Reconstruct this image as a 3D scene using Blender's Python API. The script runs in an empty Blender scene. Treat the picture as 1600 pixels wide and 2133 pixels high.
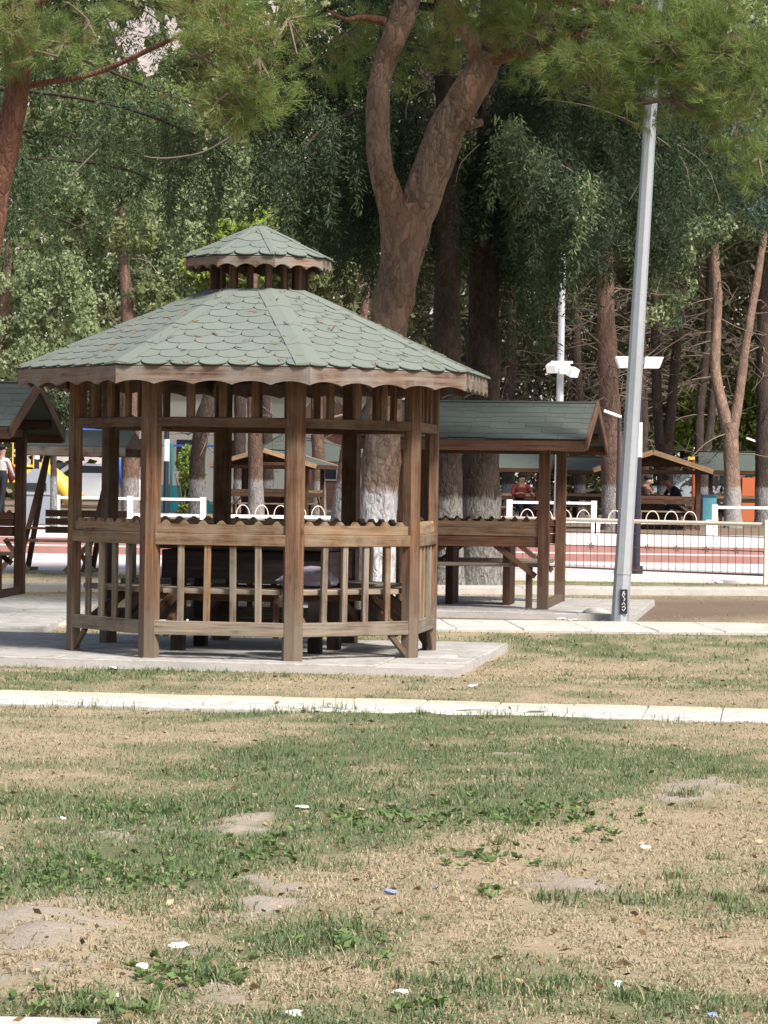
import bpy, math, random
import numpy as np
from mathutils import Vector, Matrix, Euler

SC = bpy.context.scene
COL = SC.collection
rnd = random.Random(7)
R = math.radians

# ------------------------------------------------------------------ camera
F = 6100.0                      # focal length in photograph pixels (1600 x 2133)
CAMH = 1.2
CAM_M = (Matrix.Rotation(R(90 - 0.573), 4, 'X') @ Matrix.Rotation(R(0.85), 4, 'Z')).to_3x3()
cam_data = bpy.data.cameras.new('camera')
cam = bpy.data.objects.new('camera', cam_data)
COL.objects.link(cam)
cam.location = (0, 0, CAMH)
cam.rotation_euler = CAM_M.to_euler()
cam_data.sensor_fit = 'VERTICAL'
cam_data.sensor_height = 36.0
cam_data.lens = F / 2133.0 * 36.0
cam_data.clip_start = 0.1
cam_data.clip_end = 3000
SC.camera = cam

# ------------------------------------------------------------------ light
SUN_EL, SUN_AZ = R(49), R(142)   # azimuth clockwise from +Y (north), sun stands to the right and behind the camera
world = bpy.data.worlds.new('World')
SC.world = world
world.use_nodes = True
wn = world.node_tree
wn.nodes.clear()
w_out = wn.nodes.new('ShaderNodeOutputWorld')
w_bg = wn.nodes.new('ShaderNodeBackground')
w_sky = wn.nodes.new('ShaderNodeTexSky')
w_sky.sky_type = 'NISHITA'
w_sky.sun_disc = False
w_sky.sun_elevation = SUN_EL
w_sky.sun_rotation = SUN_AZ
w_sky.dust_density = 3.0
w_sky.ozone_density = 0.6
w_bg.inputs[1].default_value = 0.072
wn.links.new(w_sky.outputs[0], w_bg.inputs[0])
wn.links.new(w_bg.outputs[0], w_out.inputs[0])
sun_data = bpy.data.lights.new('sun', 'SUN')
sun_data.energy = 3.4
sun_data.angle = R(12)
sun_data.color = (1.0, 0.965, 0.91)
sun = bpy.data.objects.new('sun', sun_data)
COL.objects.link(sun)
sun_dir = Vector((math.sin(SUN_AZ) * math.cos(SUN_EL), math.cos(SUN_AZ) * math.cos(SUN_EL), math.sin(SUN_EL)))
sun.rotation_euler = sun_dir.to_track_quat('Z', 'Y').to_euler()

SC.view_settings.view_transform = 'Standard'
SC.view_settings.look = 'None'
SC.view_settings.gamma = 1.0
SC.view_settings.use_curve_mapping = False
SC.view_settings.exposure = 1.15
SC.cycles.max_bounces = 6
SC.cycles.diffuse_bounces = 4
SC.cycles.glossy_bounces = 2
SC.cycles.transmission_bounces = 3
SC.cycles.transparent_max_bounces = 6
SC.cycles.caustics_reflective = False
SC.cycles.caustics_refractive = False


# ------------------------------------------------------------------ survey: a point of the photograph to a place
def ray(px, py):
    return CAM_M @ Vector(((px - 800) / F, (1066.5 - py) / F, -1.0))


def P(px, py, D):
    d = ray(px, py)
    t = D / d.y
    return Vector((d.x * t, D, CAMH + d.z * t))


def G(px, py, z=0.0):
    d = ray(px, py)
    t = (z - CAMH) / d.z
    return Vector((d.x * t, d.y * t, z))


CM = np.array(CAM_M)


def proj(A):
    q = (A - np.array([0, 0, CAMH])) @ CM
    return 800 + F * q[:, 0] / -q[:, 2], 1066.5 - F * q[:, 1] / -q[:, 2]


# ------------------------------------------------------------------ noise
def _h(ix, iy, iz, s):
    n = (ix * 374761393 + iy * 668265263 + iz * 2147483647 + s * 974711) & 0xffffffff
    n = ((n ^ (n >> 13)) * 1274126177) & 0xffffffff
    n = (n ^ (n >> 16)) & 0xffffffff
    return n / 4294967295.0


def vnoise(p, s=0):
    p = np.asarray(p, float)
    i = np.floor(p).astype(np.int64)
    f = p - i
    f = f * f * (3 - 2 * f)
    r = 0
    for dx in (0, 1):
        wx = f[:, 0] if dx else 1 - f[:, 0]
        for dy in (0, 1):
            wy = f[:, 1] if dy else 1 - f[:, 1]
            for dz in (0, 1):
                wz = f[:, 2] if dz else 1 - f[:, 2]
                r = r + wx * wy * wz * _h(i[:, 0] + dx, i[:, 1] + dy, i[:, 2] + dz, s)
    return r


def fbm(p, s=0, o=4):
    a, r, t = 1.0, 0, 0
    p = np.asarray(p, float)
    for k in range(o):
        r = r + a * vnoise(p * (2 ** k), s + k)
        t += a
        a *= 0.5
    return r / t


# ------------------------------------------------------------------ materials
class NT:
    def __init__(self, name):
        self.m = bpy.data.materials.new(name)
        self.m.use_nodes = True
        self.t = self.m.node_tree
        self.t.nodes.clear()
        self.out = self.t.nodes.new('ShaderNodeOutputMaterial')

    def n(self, kind, **kw):
        x = self.t.nodes.new('ShaderNode' + kind)
        for k, v in kw.items():
            setattr(x, k, v)
        return x

    def l(self, a, b):
        self.t.links.new(a, b)

    def noise(self, vec, scale, detail=4, rough=0.55):
        x = self.n('TexNoise')
        x.inputs['Scale'].default_value = scale
        x.inputs['Detail'].default_value = detail
        x.inputs['Roughness'].default_value = rough
        if vec is not None:
            self.l(vec, x.inputs['Vector'])
        return x.outputs['Fac']

    def ramp(self, fac, stops):
        x = self.n('ValToRGB')
        e = x.color_ramp.elements
        while len(e) < len(stops):
            e.new(0.5)
        for i, (p, c) in enumerate(stops):
            e[i].position = p
            e[i].color = (*c, 1) if len(c) == 3 else c
        self.l(fac, x.inputs[0])
        return x.outputs[0]

    def mix(self, fac, a, b, mode='MIX'):
        x = self.n('Mix', data_type='RGBA', blend_type=mode)
        for s, v in ((0, fac), (6, a), (7, b)):
            if isinstance(v, (int, float)):
                x.inputs[s].default_value = v
            elif isinstance(v, tuple):
                x.inputs[s].default_value = (*v, 1)
            else:
                self.l(v, x.inputs[s])
        return x.outputs[2]

    def math(self, op, a, b=None, clamp=False):
        x = self.n('Math', operation=op, use_clamp=clamp)
        for i, v in enumerate((a, b)):
            if v is None:
                continue
            if isinstance(v, (int, float)):
                x.inputs[i].default_value = v
            else:
                self.l(v, x.inputs[i])
        return x.outputs[0]

    def mapv(self, vec, scale):
        x = self.n('Mapping')
        x.inputs['Scale'].default_value = scale
        self.l(vec, x.inputs['Vector'])
        return x.outputs[0]

    def pos(self):
        return self.n('NewGeometry').outputs['Position']

    def posz(self):
        x = self.n('SeparateXYZ')
        self.l(self.pos(), x.inputs[0])
        return x.outputs[2]

    def objc(self):
        return self.n('TexCoord').outputs['Object']

    def bump(self, h, strength, dist=0.01):
        x = self.n('Bump')
        x.inputs['Strength'].default_value = strength
        x.inputs['Distance'].default_value = dist
        self.l(h, x.inputs['Height'])
        return x.outputs[0]

    def bsdf(self, color, rough=0.8, metal=0.0, normal=None, spec=0.3):
        b = self.n('BsdfPrincipled')
        for nm, v in (('Base Color', color), ('Roughness', rough), ('Metallic', metal), ('Specular IOR Level', spec)):
            if isinstance(v, (int, float)):
                b.inputs[nm].default_value = v
            elif isinstance(v, tuple):
                b.inputs[nm].default_value = (*v, 1)
            else:
                self.l(v, b.inputs[nm])
        if normal is not None:
            self.l(normal, b.inputs['Normal'])
        self.l(b.outputs[0], self.out.inputs[0])
        return self.m


def m_wood(name, dark, mid, light, grey=None, weather=0.0, low=0.0):
    """grain runs along u of the UV map; grey weathering in patches and, with low > 0, on the foot of posts."""
    t = NT(name)
    uv = t.n('TexCoord').outputs['UV']
    rndv = t.n('ObjectInfo').outputs['Random']
    off = t.n('VectorMath', operation='ADD')
    comb = t.n('CombineXYZ')
    t.l(t.math('MULTIPLY', rndv, 37.0), comb.inputs[0])
    t.l(t.math('MULTIPLY', rndv, 11.0), comb.inputs[1])
    t.l(rndv, comb.inputs[2])
    t.l(uv, off.inputs[0])
    t.l(comb.outputs[0], off.inputs[1])
    v = off.outputs[0]
    g1 = t.noise(t.mapv(v, (2.2, 38, 1)), 1.0, 5, 0.6)
    g2 = t.noise(t.mapv(v, (5, 160, 1)), 1.0, 3, 0.6)
    g = t.math('ADD', t.math('MULTIPLY', g1, 0.65), t.math('MULTIPLY', g2, 0.35))
    c = t.ramp(g, [(0.36, dark), (0.49, mid), (0.63, light)])
    # knots
    vo = t.n('TexVoronoi')
    vo.inputs['Scale'].default_value = 1.0
    t.l(t.mapv(v, (3.0, 9.0, 1)), vo.inputs['Vector'])
    cr = t.ramp(t.noise(t.mapv(v, (1.3, 90, 1)), 1.0, 2, 0.5), [(0.30, (1, 1, 1)), (0.37, (0, 0, 0))])
    c = t.mix(t.math('MULTIPLY', cr, 0.75), c, tuple(x * 0.35 for x in dark))
    kn = t.ramp(vo.outputs['Distance'], [(0.05, (1, 1, 1)), (0.13, (0, 0, 0))])
    c = t.mix(t.math('MULTIPLY', kn, 0.7), c, tuple(x * 0.45 for x in dark))
    br = t.math('ADD', 0.58, t.math('MULTIPLY', rndv, 0.66))
    c = t.mix(1.0, c, t.n('RGB').outputs[0] if False else c, 'MIX')
    hsv = t.n('HueSaturation')
    t.l(c, hsv.inputs['Color'])
    t.l(br, hsv.inputs['Value'])
    c = hsv.outputs[0]
    if grey is not None:
        pn = t.noise(t.pos(), 5.5, 5, 0.65)
        f = t.math('MULTIPLY', t.ramp(pn, [(0.38, (0, 0, 0)), (0.62, (1, 1, 1))]), weather)
        if low > 0:
            zz = t.math('ADD', t.posz(), t.math('MULTIPLY', t.math('SUBTRACT', pn, 0.5), 0.9))
            mr = t.n('MapRange')
            mr.inputs['From Min'].default_value = low
            mr.inputs['From Max'].default_value = low * 0.35
            t.l(zz, mr.inputs['Value'])
            f = t.math('MAXIMUM', f, t.math('MULTIPLY', mr.outputs[0], 0.85))
        gc = t.mix(g2, tuple(x * 0.62 for x in grey), grey)
        c = t.mix(f, c, gc)
    return t.bsdf(c, 0.72, 0, t.bump(g, 0.5, 0.004), 0.25)


M = {}
M['post'] = m_wood('post_wood', (0.0311, 0.0133, 0.0067), (0.0999, 0.0444, 0.0207), (0.1924, 0.0962, 0.0459), (0.1850, 0.1443, 0.1073), 0.4, 0.7)
M['rail'] = m_wood('rail_wood', (0.0840, 0.0386, 0.0168), (0.1974, 0.1092, 0.0554), (0.3234, 0.2016, 0.1134), (0.2856, 0.2226, 0.1554), 0.6)
M['grey_rail'] = m_wood('bleached_wood', (0.0660, 0.0458, 0.0317), (0.1760, 0.1320, 0.0950), (0.2816, 0.2200, 0.1628), (0.2904, 0.2464, 0.1936), 0.6)
M['fascia'] = m_wood('fascia_wood', (0.075, 0.038, 0.026), (0.145, 0.092, 0.066), (0.25, 0.175, 0.13), (0.245, 0.212, 0.185), 0.85)
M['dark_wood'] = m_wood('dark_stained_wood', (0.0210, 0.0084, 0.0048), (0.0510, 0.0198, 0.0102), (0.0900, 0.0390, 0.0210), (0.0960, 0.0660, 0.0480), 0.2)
M['red_wood'] = m_wood('red_stained_wood', (0.0406, 0.0162, 0.0087), (0.0928, 0.0406, 0.0209), (0.1450, 0.0725, 0.0377), (0.1392, 0.0986, 0.0696), 0.35, 0.5)
M['pale_wood'] = m_wood('pale_wood', (0.2000, 0.1120, 0.0560), (0.3360, 0.2000, 0.1040), (0.4400, 0.2880, 0.1600), (0.3200, 0.2640, 0.2000), 0.3)
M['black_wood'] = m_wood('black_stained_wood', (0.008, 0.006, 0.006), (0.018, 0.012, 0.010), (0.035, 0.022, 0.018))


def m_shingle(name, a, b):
    t = NT(name)
    p = t.pos()
    rndv = t.n('ObjectInfo').outputs['Random']
    big = t.noise(p, 2.3, 4)
    sand = t.noise(p, 260, 2, 0.7)
    c = t.mix(t.math('ADD', t.math('MULTIPLY', big, 0.5), t.math('MULTIPLY', rndv, 0.5)), a, b)
    c = t.mix(0.35, c, t.ramp(sand, [(0.3, tuple(x * 0.45 for x in a)), (0.7, tuple(min(1, x * 1.4) for x in b))]))
    moss = t.ramp(t.noise(p, 9, 5, 0.7), [(0.58, (0, 0, 0)), (0.72, (1, 1, 1))])
    c = t.mix(t.math('MULTIPLY', moss, 0.35), c, (0.18, 0.16, 0.13))
    return t.bsdf(c, 0.9, 0, t.bump(sand, 0.35, 0.003), 0.15)


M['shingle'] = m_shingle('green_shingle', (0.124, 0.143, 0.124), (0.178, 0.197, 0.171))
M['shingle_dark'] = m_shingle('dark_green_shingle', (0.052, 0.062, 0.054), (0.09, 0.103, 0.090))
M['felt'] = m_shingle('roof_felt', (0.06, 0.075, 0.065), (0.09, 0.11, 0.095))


def m_plain(name, c, rough=0.6, metal=0.0, var=0.25, scale=6.0, bump=0.0, dirt=0.0):
    t = NT(name)
    n = t.noise(t.pos(), scale, 5, 0.6)
    col = t.mix(n, tuple(x * (1 - var) for x in c), tuple(min(1, x * (1 + var)) for x in c))
    if dirt:
        dn = t.ramp(t.noise(t.pos(), scale * 2.6, 6, 0.7), [(0.46, (0, 0, 0)), (0.66, (1, 1, 1))])
        col = t.mix(t.math('MULTIPLY', dn, dirt), col, (c[0] * .42, c[1] * .38, c[2] * .32))
    nb = t.bump(t.noise(t.pos(), scale * 8, 3), bump, 0.01) if bump else None
    return t.bsdf(col, rough, metal, nb, 0.4)


M['concrete'] = m_plain('pad_concrete', (0.36, 0.34, 0.315), 0.9, 0, 0.4, 3.5, 0.4, 0.6)
M['paver'] = m_plain('white_paver', (0.50, 0.48, 0.44), 0.85, 0, 0.28, 4, 0.5, 0.55)
M['paver_yellow'] = m_plain('yellow_paver', (0.48, 0.44, 0.34), 0.85, 0, 0.25, 4, 0.5, 0.45)
M['paver_path'] = m_plain('worn_paver', (0.50, 0.465, 0.41), 0.88, 0, 0.35, 4, 0.3, 0.6)
M['kerb'] = m_plain('kerb_stone', (0.40, 0.37, 0.345), 0.9, 0, 0.3, 6, 0.3)
M['plaza'] = m_plain('plaza_paving', (0.60, 0.53, 0.51), 0.85, 0, 0.12, 1.5, 0.2)
M['red_step'] = m_plain('red_step_tiles', (0.29, 0.145, 0.125), 0.8, 0, 0.3, 5, 0.2)
M['galv'] = m_plain('galvanised_steel', (0.42, 0.44, 0.47), 0.45, 0.55, 0.14, 14)
M['pale_steel'] = m_plain('pale_steel', (0.40, 0.41, 0.42), 0.5, 0.2, 0.2, 10)
M['white_metal'] = m_plain('white_paint', (0.80, 0.79, 0.76), 0.4, 0, 0.05, 8)
M['cream_metal'] = m_plain('cream_paint', (0.66, 0.60, 0.50), 0.5, 0, 0.12, 8)
M['black_metal'] = m_plain('black_paint', (0.018, 0.019, 0.028), 0.45, 0, 0.2, 8)
M['rust_metal'] = m_plain('rusty_brown_iron', (0.15, 0.09, 0.075), 0.7, 0.1, 0.3, 14)
M['yellow'] = m_plain('yellow_plastic', (0.72, 0.47, 0.07), 0.45, 0, 0.08, 8)
M['blue'] = m_plain('blue_plastic', (0.045, 0.13, 0.46), 0.4, 0, 0.1, 8)
M['orange'] = m_plain('orange_paint', (0.42, 0.11, 0.04), 0.5, 0, 0.1, 8)
M['teal'] = m_plain('teal_plastic', (0.05, 0.32, 0.33), 0.45, 0, 0.1, 8)
M['grey_bin'] = m_plain('grey_bin_steel', (0.27, 0.30, 0.34), 0.5, 0.2, 0.12, 8)
M['wall_white'] = m_plain('white_render', (0.80, 0.79, 0.76), 0.9, 0, 0.05, 1)
M['roof_red'] = m_plain('brown_roof', (0.20, 0.11, 0.08), 0.9, 0, 0.2, 2)
M['brick'] = m_plain('red_brick', (0.27, 0.135, 0.10), 0.9, 0, 0.25, 8)
M['glass'] = m_plain('window_glass', (0.035, 0.045, 0.055), 0.12, 0, 0.1, 2)
M['car_white'] = m_plain('car_white', (0.75, 0.77, 0.80), 0.25, 0, 0.03, 2)
M['car_silver'] = m_plain('car_silver', (0.55, 0.62, 0.70), 0.28, 0.3, 0.05, 2)
M['rubber'] = m_plain('rubber', (0.02, 0.02, 0.02), 0.85, 0, 0.1, 4)
M['lens'] = m_plain('lamp_lens', (0.86, 0.86, 0.84), 0.3, 0, 0.02, 4)
M['paper'] = m_plain('white_paper', (0.84, 0.83, 0.80), 0.9, 0, 0.05, 30)
M['blue_wrap'] = m_plain('blue_wrapper', (0.22, 0.27, 0.42), 0.6, 0, 0.15, 30)
M['cloth_grey'] = m_plain('grey_cloth', (0.20, 0.18, 0.22), 0.95, 0, 0.2, 18, 0.3)
M['skin'] = m_plain('skin', (0.44, 0.25, 0.17), 0.6, 0, 0.05, 8)
M['navy'] = m_plain('navy_cloth', (0.012, 0.014, 0.035), 0.9, 0, 0.15, 12)
M['red_cloth'] = m_plain('red_cloth', (0.24, 0.04, 0.04), 0.9, 0, 0.15, 12)
M['white_cloth'] = m_plain('white_cloth', (0.72, 0.66, 0.66), 0.9, 0, 0.08, 12)
M['dark_cloth'] = m_plain('dark_cloth', (0.03, 0.03, 0.04), 0.9, 0, 0.15, 12)
M['brown_cloth'] = m_plain('brown_cloth', (0.16, 0.09, 0.06), 0.9, 0, 0.15, 12)
M['hair'] = m_plain('dark_hair', (0.015, 0.011, 0.009), 0.7, 0, 0.2, 20)
M['hair_grey'] = m_plain('greying_hair', (0.10, 0.09, 0.085), 0.7, 0, 0.2, 20)
M['twig'] = m_plain('bare_twig', (0.16, 0.12, 0.09), 0.9, 0, 0.3, 6)
M['pale_twig'] = m_plain('pale_bare_twig', (0.22, 0.18, 0.14), 0.9, 0, 0.25, 6)
M['rock_hill'] = m_plain('rocky_hillside', (0.27, 0.23, 0.215), 0.95, 0, 0.85, 0.6)


def m_bark(name, crack, mid, plate, white=0.0, zs=1.0, wash=((0.40, 0.40, 0.42), (0.62, 0.62, 0.63))):
    """plated pine bark; with white > 0 the foot carries limewash up to that height."""
    t = NT(name)
    p = t.objc()
    wp = t.n('VectorMath', operation='ADD')
    nz = t.n('TexNoise')
    nz.inputs['Scale'].default_value = 7
    t.l(p, nz.inputs['Vector'])
    sc = t.n('VectorMath', operation='SCALE')
    sc.inputs['Scale'].default_value = 0.16
    t.l(nz.outputs['Color'], sc.inputs[0])
    t.l(p, wp.inputs[0])
    t.l(sc.outputs[0], wp.inputs[1])
    q = t.mapv(wp.outputs[0], (24 * zs, 24 * zs, 6.5 * zs))
    vo = t.n('TexVoronoi', feature='DISTANCE_TO_EDGE')
    vo.inputs['Scale'].default_value = 1.0
    t.l(q, vo.inputs['Vector'])
    vc = t.n('TexVoronoi')
    vc.inputs['Scale'].default_value = 1.0
    t.l(q, vc.inputs['Vector'])
    fine = t.noise(t.mapv(p, (30, 30, 9)), 1.0, 5, 0.65)
    big = t.noise(t.mapv(p, (3, 3, 0.9)), 1.0, 4, 0.6)
    c = t.mix(t.ramp(big, [(0.36, (0, 0, 0)), (0.64, (1, 1, 1))]), mid, plate)
    hs = t.n('HueSaturation')
    sepc = t.n('SeparateColor')
    t.l(vc.outputs['Color'], sepc.inputs[0])
    t.l(t.math('ADD', 0.72, t.math('MULTIPLY', sepc.outputs[0], 0.56)), hs.inputs['Value'])
    t.l(c, hs.inputs['Color'])
    c = t.mix(t.math('MULTIPLY', fine, 0.55), hs.outputs[0], tuple(x * 0.6 for x in mid))
    edge = t.ramp(vo.outputs['Distance'], [(0.0, (1, 1, 1)), (0.13, (0, 0, 0))])
    edge = t.math('MULTIPLY', edge, t.ramp(t.noise(t.mapv(p, (9, 9, 3)), 1.0, 3), [(0.35, (0.15, 0.15, 0.15)), (0.6, (1, 1, 1))]))
    c = t.mix(t.math('MULTIPLY', edge, 0.6), c, crack)
    spots = t.ramp(t.noise(t.mapv(p, (7, 7, 4)), 1.0, 4, 0.7), [(0.60, (0, 0, 0)), (0.72, (1, 1, 1))])
    c = t.mix(t.math('MULTIPLY', spots, 0.6), c, crack)
    if white > 0:
        zz = t.math('ADD', t.posz(), t.math('MULTIPLY', t.math('SUBTRACT', fine, 0.5), 0.35))
        mr = t.n('MapRange')
        mr.inputs['From Min'].default_value = white + 0.03
        mr.inputs['From Max'].default_value = white - 0.03
        t.l(zz, mr.inputs['Value'])
        worn = t.ramp(fine, [(0.34, (0.25, 0.25, 0.25)), (0.56, (1, 1, 1))])
        f = t.math('MULTIPLY', mr.outputs[0], t.math('MULTIPLY', worn, t.math('SUBTRACT', 1.0, t.math('MULTIPLY', edge, 0.55))))
        c = t.mix(f, c, t.mix(big, wash[0], wash[1]))
    h = t.math('ADD', t.math('MULTIPLY', t.math('MINIMUM', vo.outputs['Distance'], 0.25), 2.2), t.math('MULTIPLY', fine, 1.3))
    return t.bsdf(c, 0.92, 0, t.bump(h, 0.7, 0.022), 0.15)


M['bark_pine'] = m_bark('pine_bark', (0.03, 0.018, 0.014), (0.165, 0.122, 0.098), (0.225, 0.135, 0.092), 1.12, 0.7)
M['bark_red'] = m_bark('red_pine_bark', (0.035, 0.014, 0.010), (0.15, 0.075, 0.052), (0.22, 0.105, 0.068))
M['bark_cedar'] = m_bark('cedar_bark', (0.012, 0.009, 0.008), (0.055, 0.042, 0.035), (0.085, 0.06, 0.047), 1.05, 0.7, ((0.19, 0.18, 0.165), (0.30, 0.285, 0.265)))
M['bark_far'] = m_bark('far_pine_bark', (0.0360, 0.0216, 0.0158), (0.1368, 0.0864, 0.0648), (0.1944, 0.1224, 0.0900), 1.22, 0.9, ((0.2160, 0.2088, 0.2088), (0.3312, 0.3240, 0.3240)))
M['bark_pale'] = m_bark('pale_pink_bark', (0.0688, 0.0430, 0.0327), (0.2408, 0.1677, 0.1290), (0.3096, 0.2021, 0.1505), 1.22, 0.9, ((0.2580, 0.2494, 0.2494), (0.3956, 0.3870, 0.3870)))
M['bark_dark'] = m_bark('dark_far_bark', (0.0160, 0.0112, 0.0096), (0.0600, 0.0440, 0.0368), (0.0880, 0.0640, 0.0520), 1.22, 0.9, ((0.2080, 0.2000, 0.2000), (0.3200, 0.3120, 0.3120)))


def m_leaf(name, stops, trans=0.35, rough=0.6):
    t = NT(name)
    at = t.n('Attribute', attribute_name='tint')
    c = t.ramp(at.outputs['Fac'], stops)
    d = t.n('BsdfPrincipled')
    t.l(c, d.inputs['Base Color'])
    d.inputs['Roughness'].default_value = 0.85
    d.inputs['Specular IOR Level'].default_value = 0.06
    tr = t.n('BsdfTranslucent')
    t.l(t.mix(0.5, c, (0.16, 0.19, 0.03)), tr.inputs['Color'])
    mx = t.n('MixShader')
    mx.inputs[0].default_value = trans
    t.l(d.outputs[0], mx.inputs[1])
    t.l(tr.outputs[0], mx.inputs[2])
    t.l(mx.outputs[0], t.out.inputs[0])
    return t.m


M['needle_pine'] = m_leaf('pine_needles', [(0.0, (0.10, 0.13, 0.042)), (0.5, (0.165, 0.23, 0.078)), (0.88, (0.28, 0.34, 0.125)), (1.0, (0.26, 0.18, 0.07))], 0.48)
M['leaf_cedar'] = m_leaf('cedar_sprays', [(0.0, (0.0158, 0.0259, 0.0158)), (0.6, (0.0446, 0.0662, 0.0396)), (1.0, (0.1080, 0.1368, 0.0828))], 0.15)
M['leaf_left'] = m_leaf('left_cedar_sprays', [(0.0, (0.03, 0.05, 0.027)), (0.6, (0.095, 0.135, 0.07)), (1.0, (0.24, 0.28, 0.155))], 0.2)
M['leaf_pale'] = m_leaf('pale_leaves', [(0.0, (0.11, 0.15, 0.08)), (0.6, (0.24, 0.29, 0.155)), (1.0, (0.36, 0.41, 0.24))], 0.35)
M['leaf_lime'] = m_leaf('lime_leaves', [(0.0, (0.15, 0.21, 0.045)), (0.6, (0.27, 0.35, 0.085)), (1.0, (0.38, 0.45, 0.13))], 0.4)
M['leaf_far'] = m_leaf('far_leaves', [(0.0, (0.10, 0.125, 0.06)), (0.6, (0.21, 0.24, 0.11)), (1.0, (0.31, 0.34, 0.16))], 0.35)
M['leaf_olive'] = m_leaf('olive_leaves', [(0.0, (0.045, 0.055, 0.03)), (0.6, (0.085, 0.10, 0.05)), (1.0, (0.14, 0.15, 0.075))], 0.3)
M['leaf_thicket'] = m_leaf('dry_pine_twigs', [(0.0, (0.035, 0.033, 0.024)), (0.6, (0.075, 0.068, 0.047)), (1.0, (0.125, 0.115, 0.075))], 0.2)  # brown-grey of dense dry pine twigs
M['leaf_blue'] = m_leaf('blue_sprays', [(0.0, (0.03, 0.06, 0.055)), (0.6, (0.08, 0.14, 0.13)), (1.0, (0.16, 0.25, 0.23))], 0.25)
M['grass'] = m_leaf('grass_blades', [(0.0, (0.075, 0.125, 0.055)), (0.35, (0.165, 0.225, 0.11)), (0.5, (0.25, 0.255, 0.14)), (0.66, (0.35, 0.285, 0.185)), (1.0, (0.50, 0.41, 0.285))], 0.3, 0.7)
M['weed'] = m_leaf('weed_leaves', [(0.0, (0.09, 0.14, 0.055)), (1.0, (0.20, 0.27, 0.11))], 0.3)


def m_ground():
    t = NT('ground_turf')
    p = t.pos()
    a1 = t.n('Attribute', attribute_name='green').outputs['Fac']
    a2 = t.n('Attribute', attribute_name='bare').outputs['Fac']
    n1 = t.noise(p, 3.0, 6, 0.65)
    n2 = t.noise(p, 45, 5, 0.7)
    n3 = t.noise(p, 220, 3, 0.7)
    straw = t.mix(t.ramp(n2, [(0.3, (0, 0, 0)), (0.7, (1, 1, 1))]), (0.24, 0.185, 0.12), (0.56, 0.445, 0.30))
    straw = t.mix(t.math('MULTIPLY', n3, 0.5), straw, (0.36, 0.28, 0.18))
    green = t.mix(n2, (0.085, 0.11, 0.05), (0.20, 0.205, 0.105))
    soil = t.mix(n1, (0.33, 0.275, 0.22), (0.52, 0.45, 0.375))
    soil = t.mix(t.math('MULTIPLY', n2, 0.5), soil, (0.22, 0.16, 0.12))
    f = t.math('ADD', a1, t.math('MULTIPLY', t.math('SUBTRACT', n2, 0.5), 0.7), True)
    c = t.mix(f, straw, green)
    fb = t.math('ADD', a2, t.math('MULTIPLY', t.math('SUBTRACT', n2, 0.5), 0.5))
    c = t.mix(t.ramp(fb, [(0.25, (0, 0, 0)), (0.8, (1, 1, 1))]), c, soil)
    a3 = t.n('Attribute', attribute_name='humus').outputs['Fac']
    c = t.mix(a3, c, t.mix(n2, (0.12, 0.085, 0.065), (0.23, 0.165, 0.125)))
    h = t.math('ADD', n2, t.math('MULTIPLY', n3, 0.5))
    return t.bsdf(c, 0.95, 0, t.bump(h, 0.8, 0.02), 0.1)


M['ground'] = m_ground()


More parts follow.
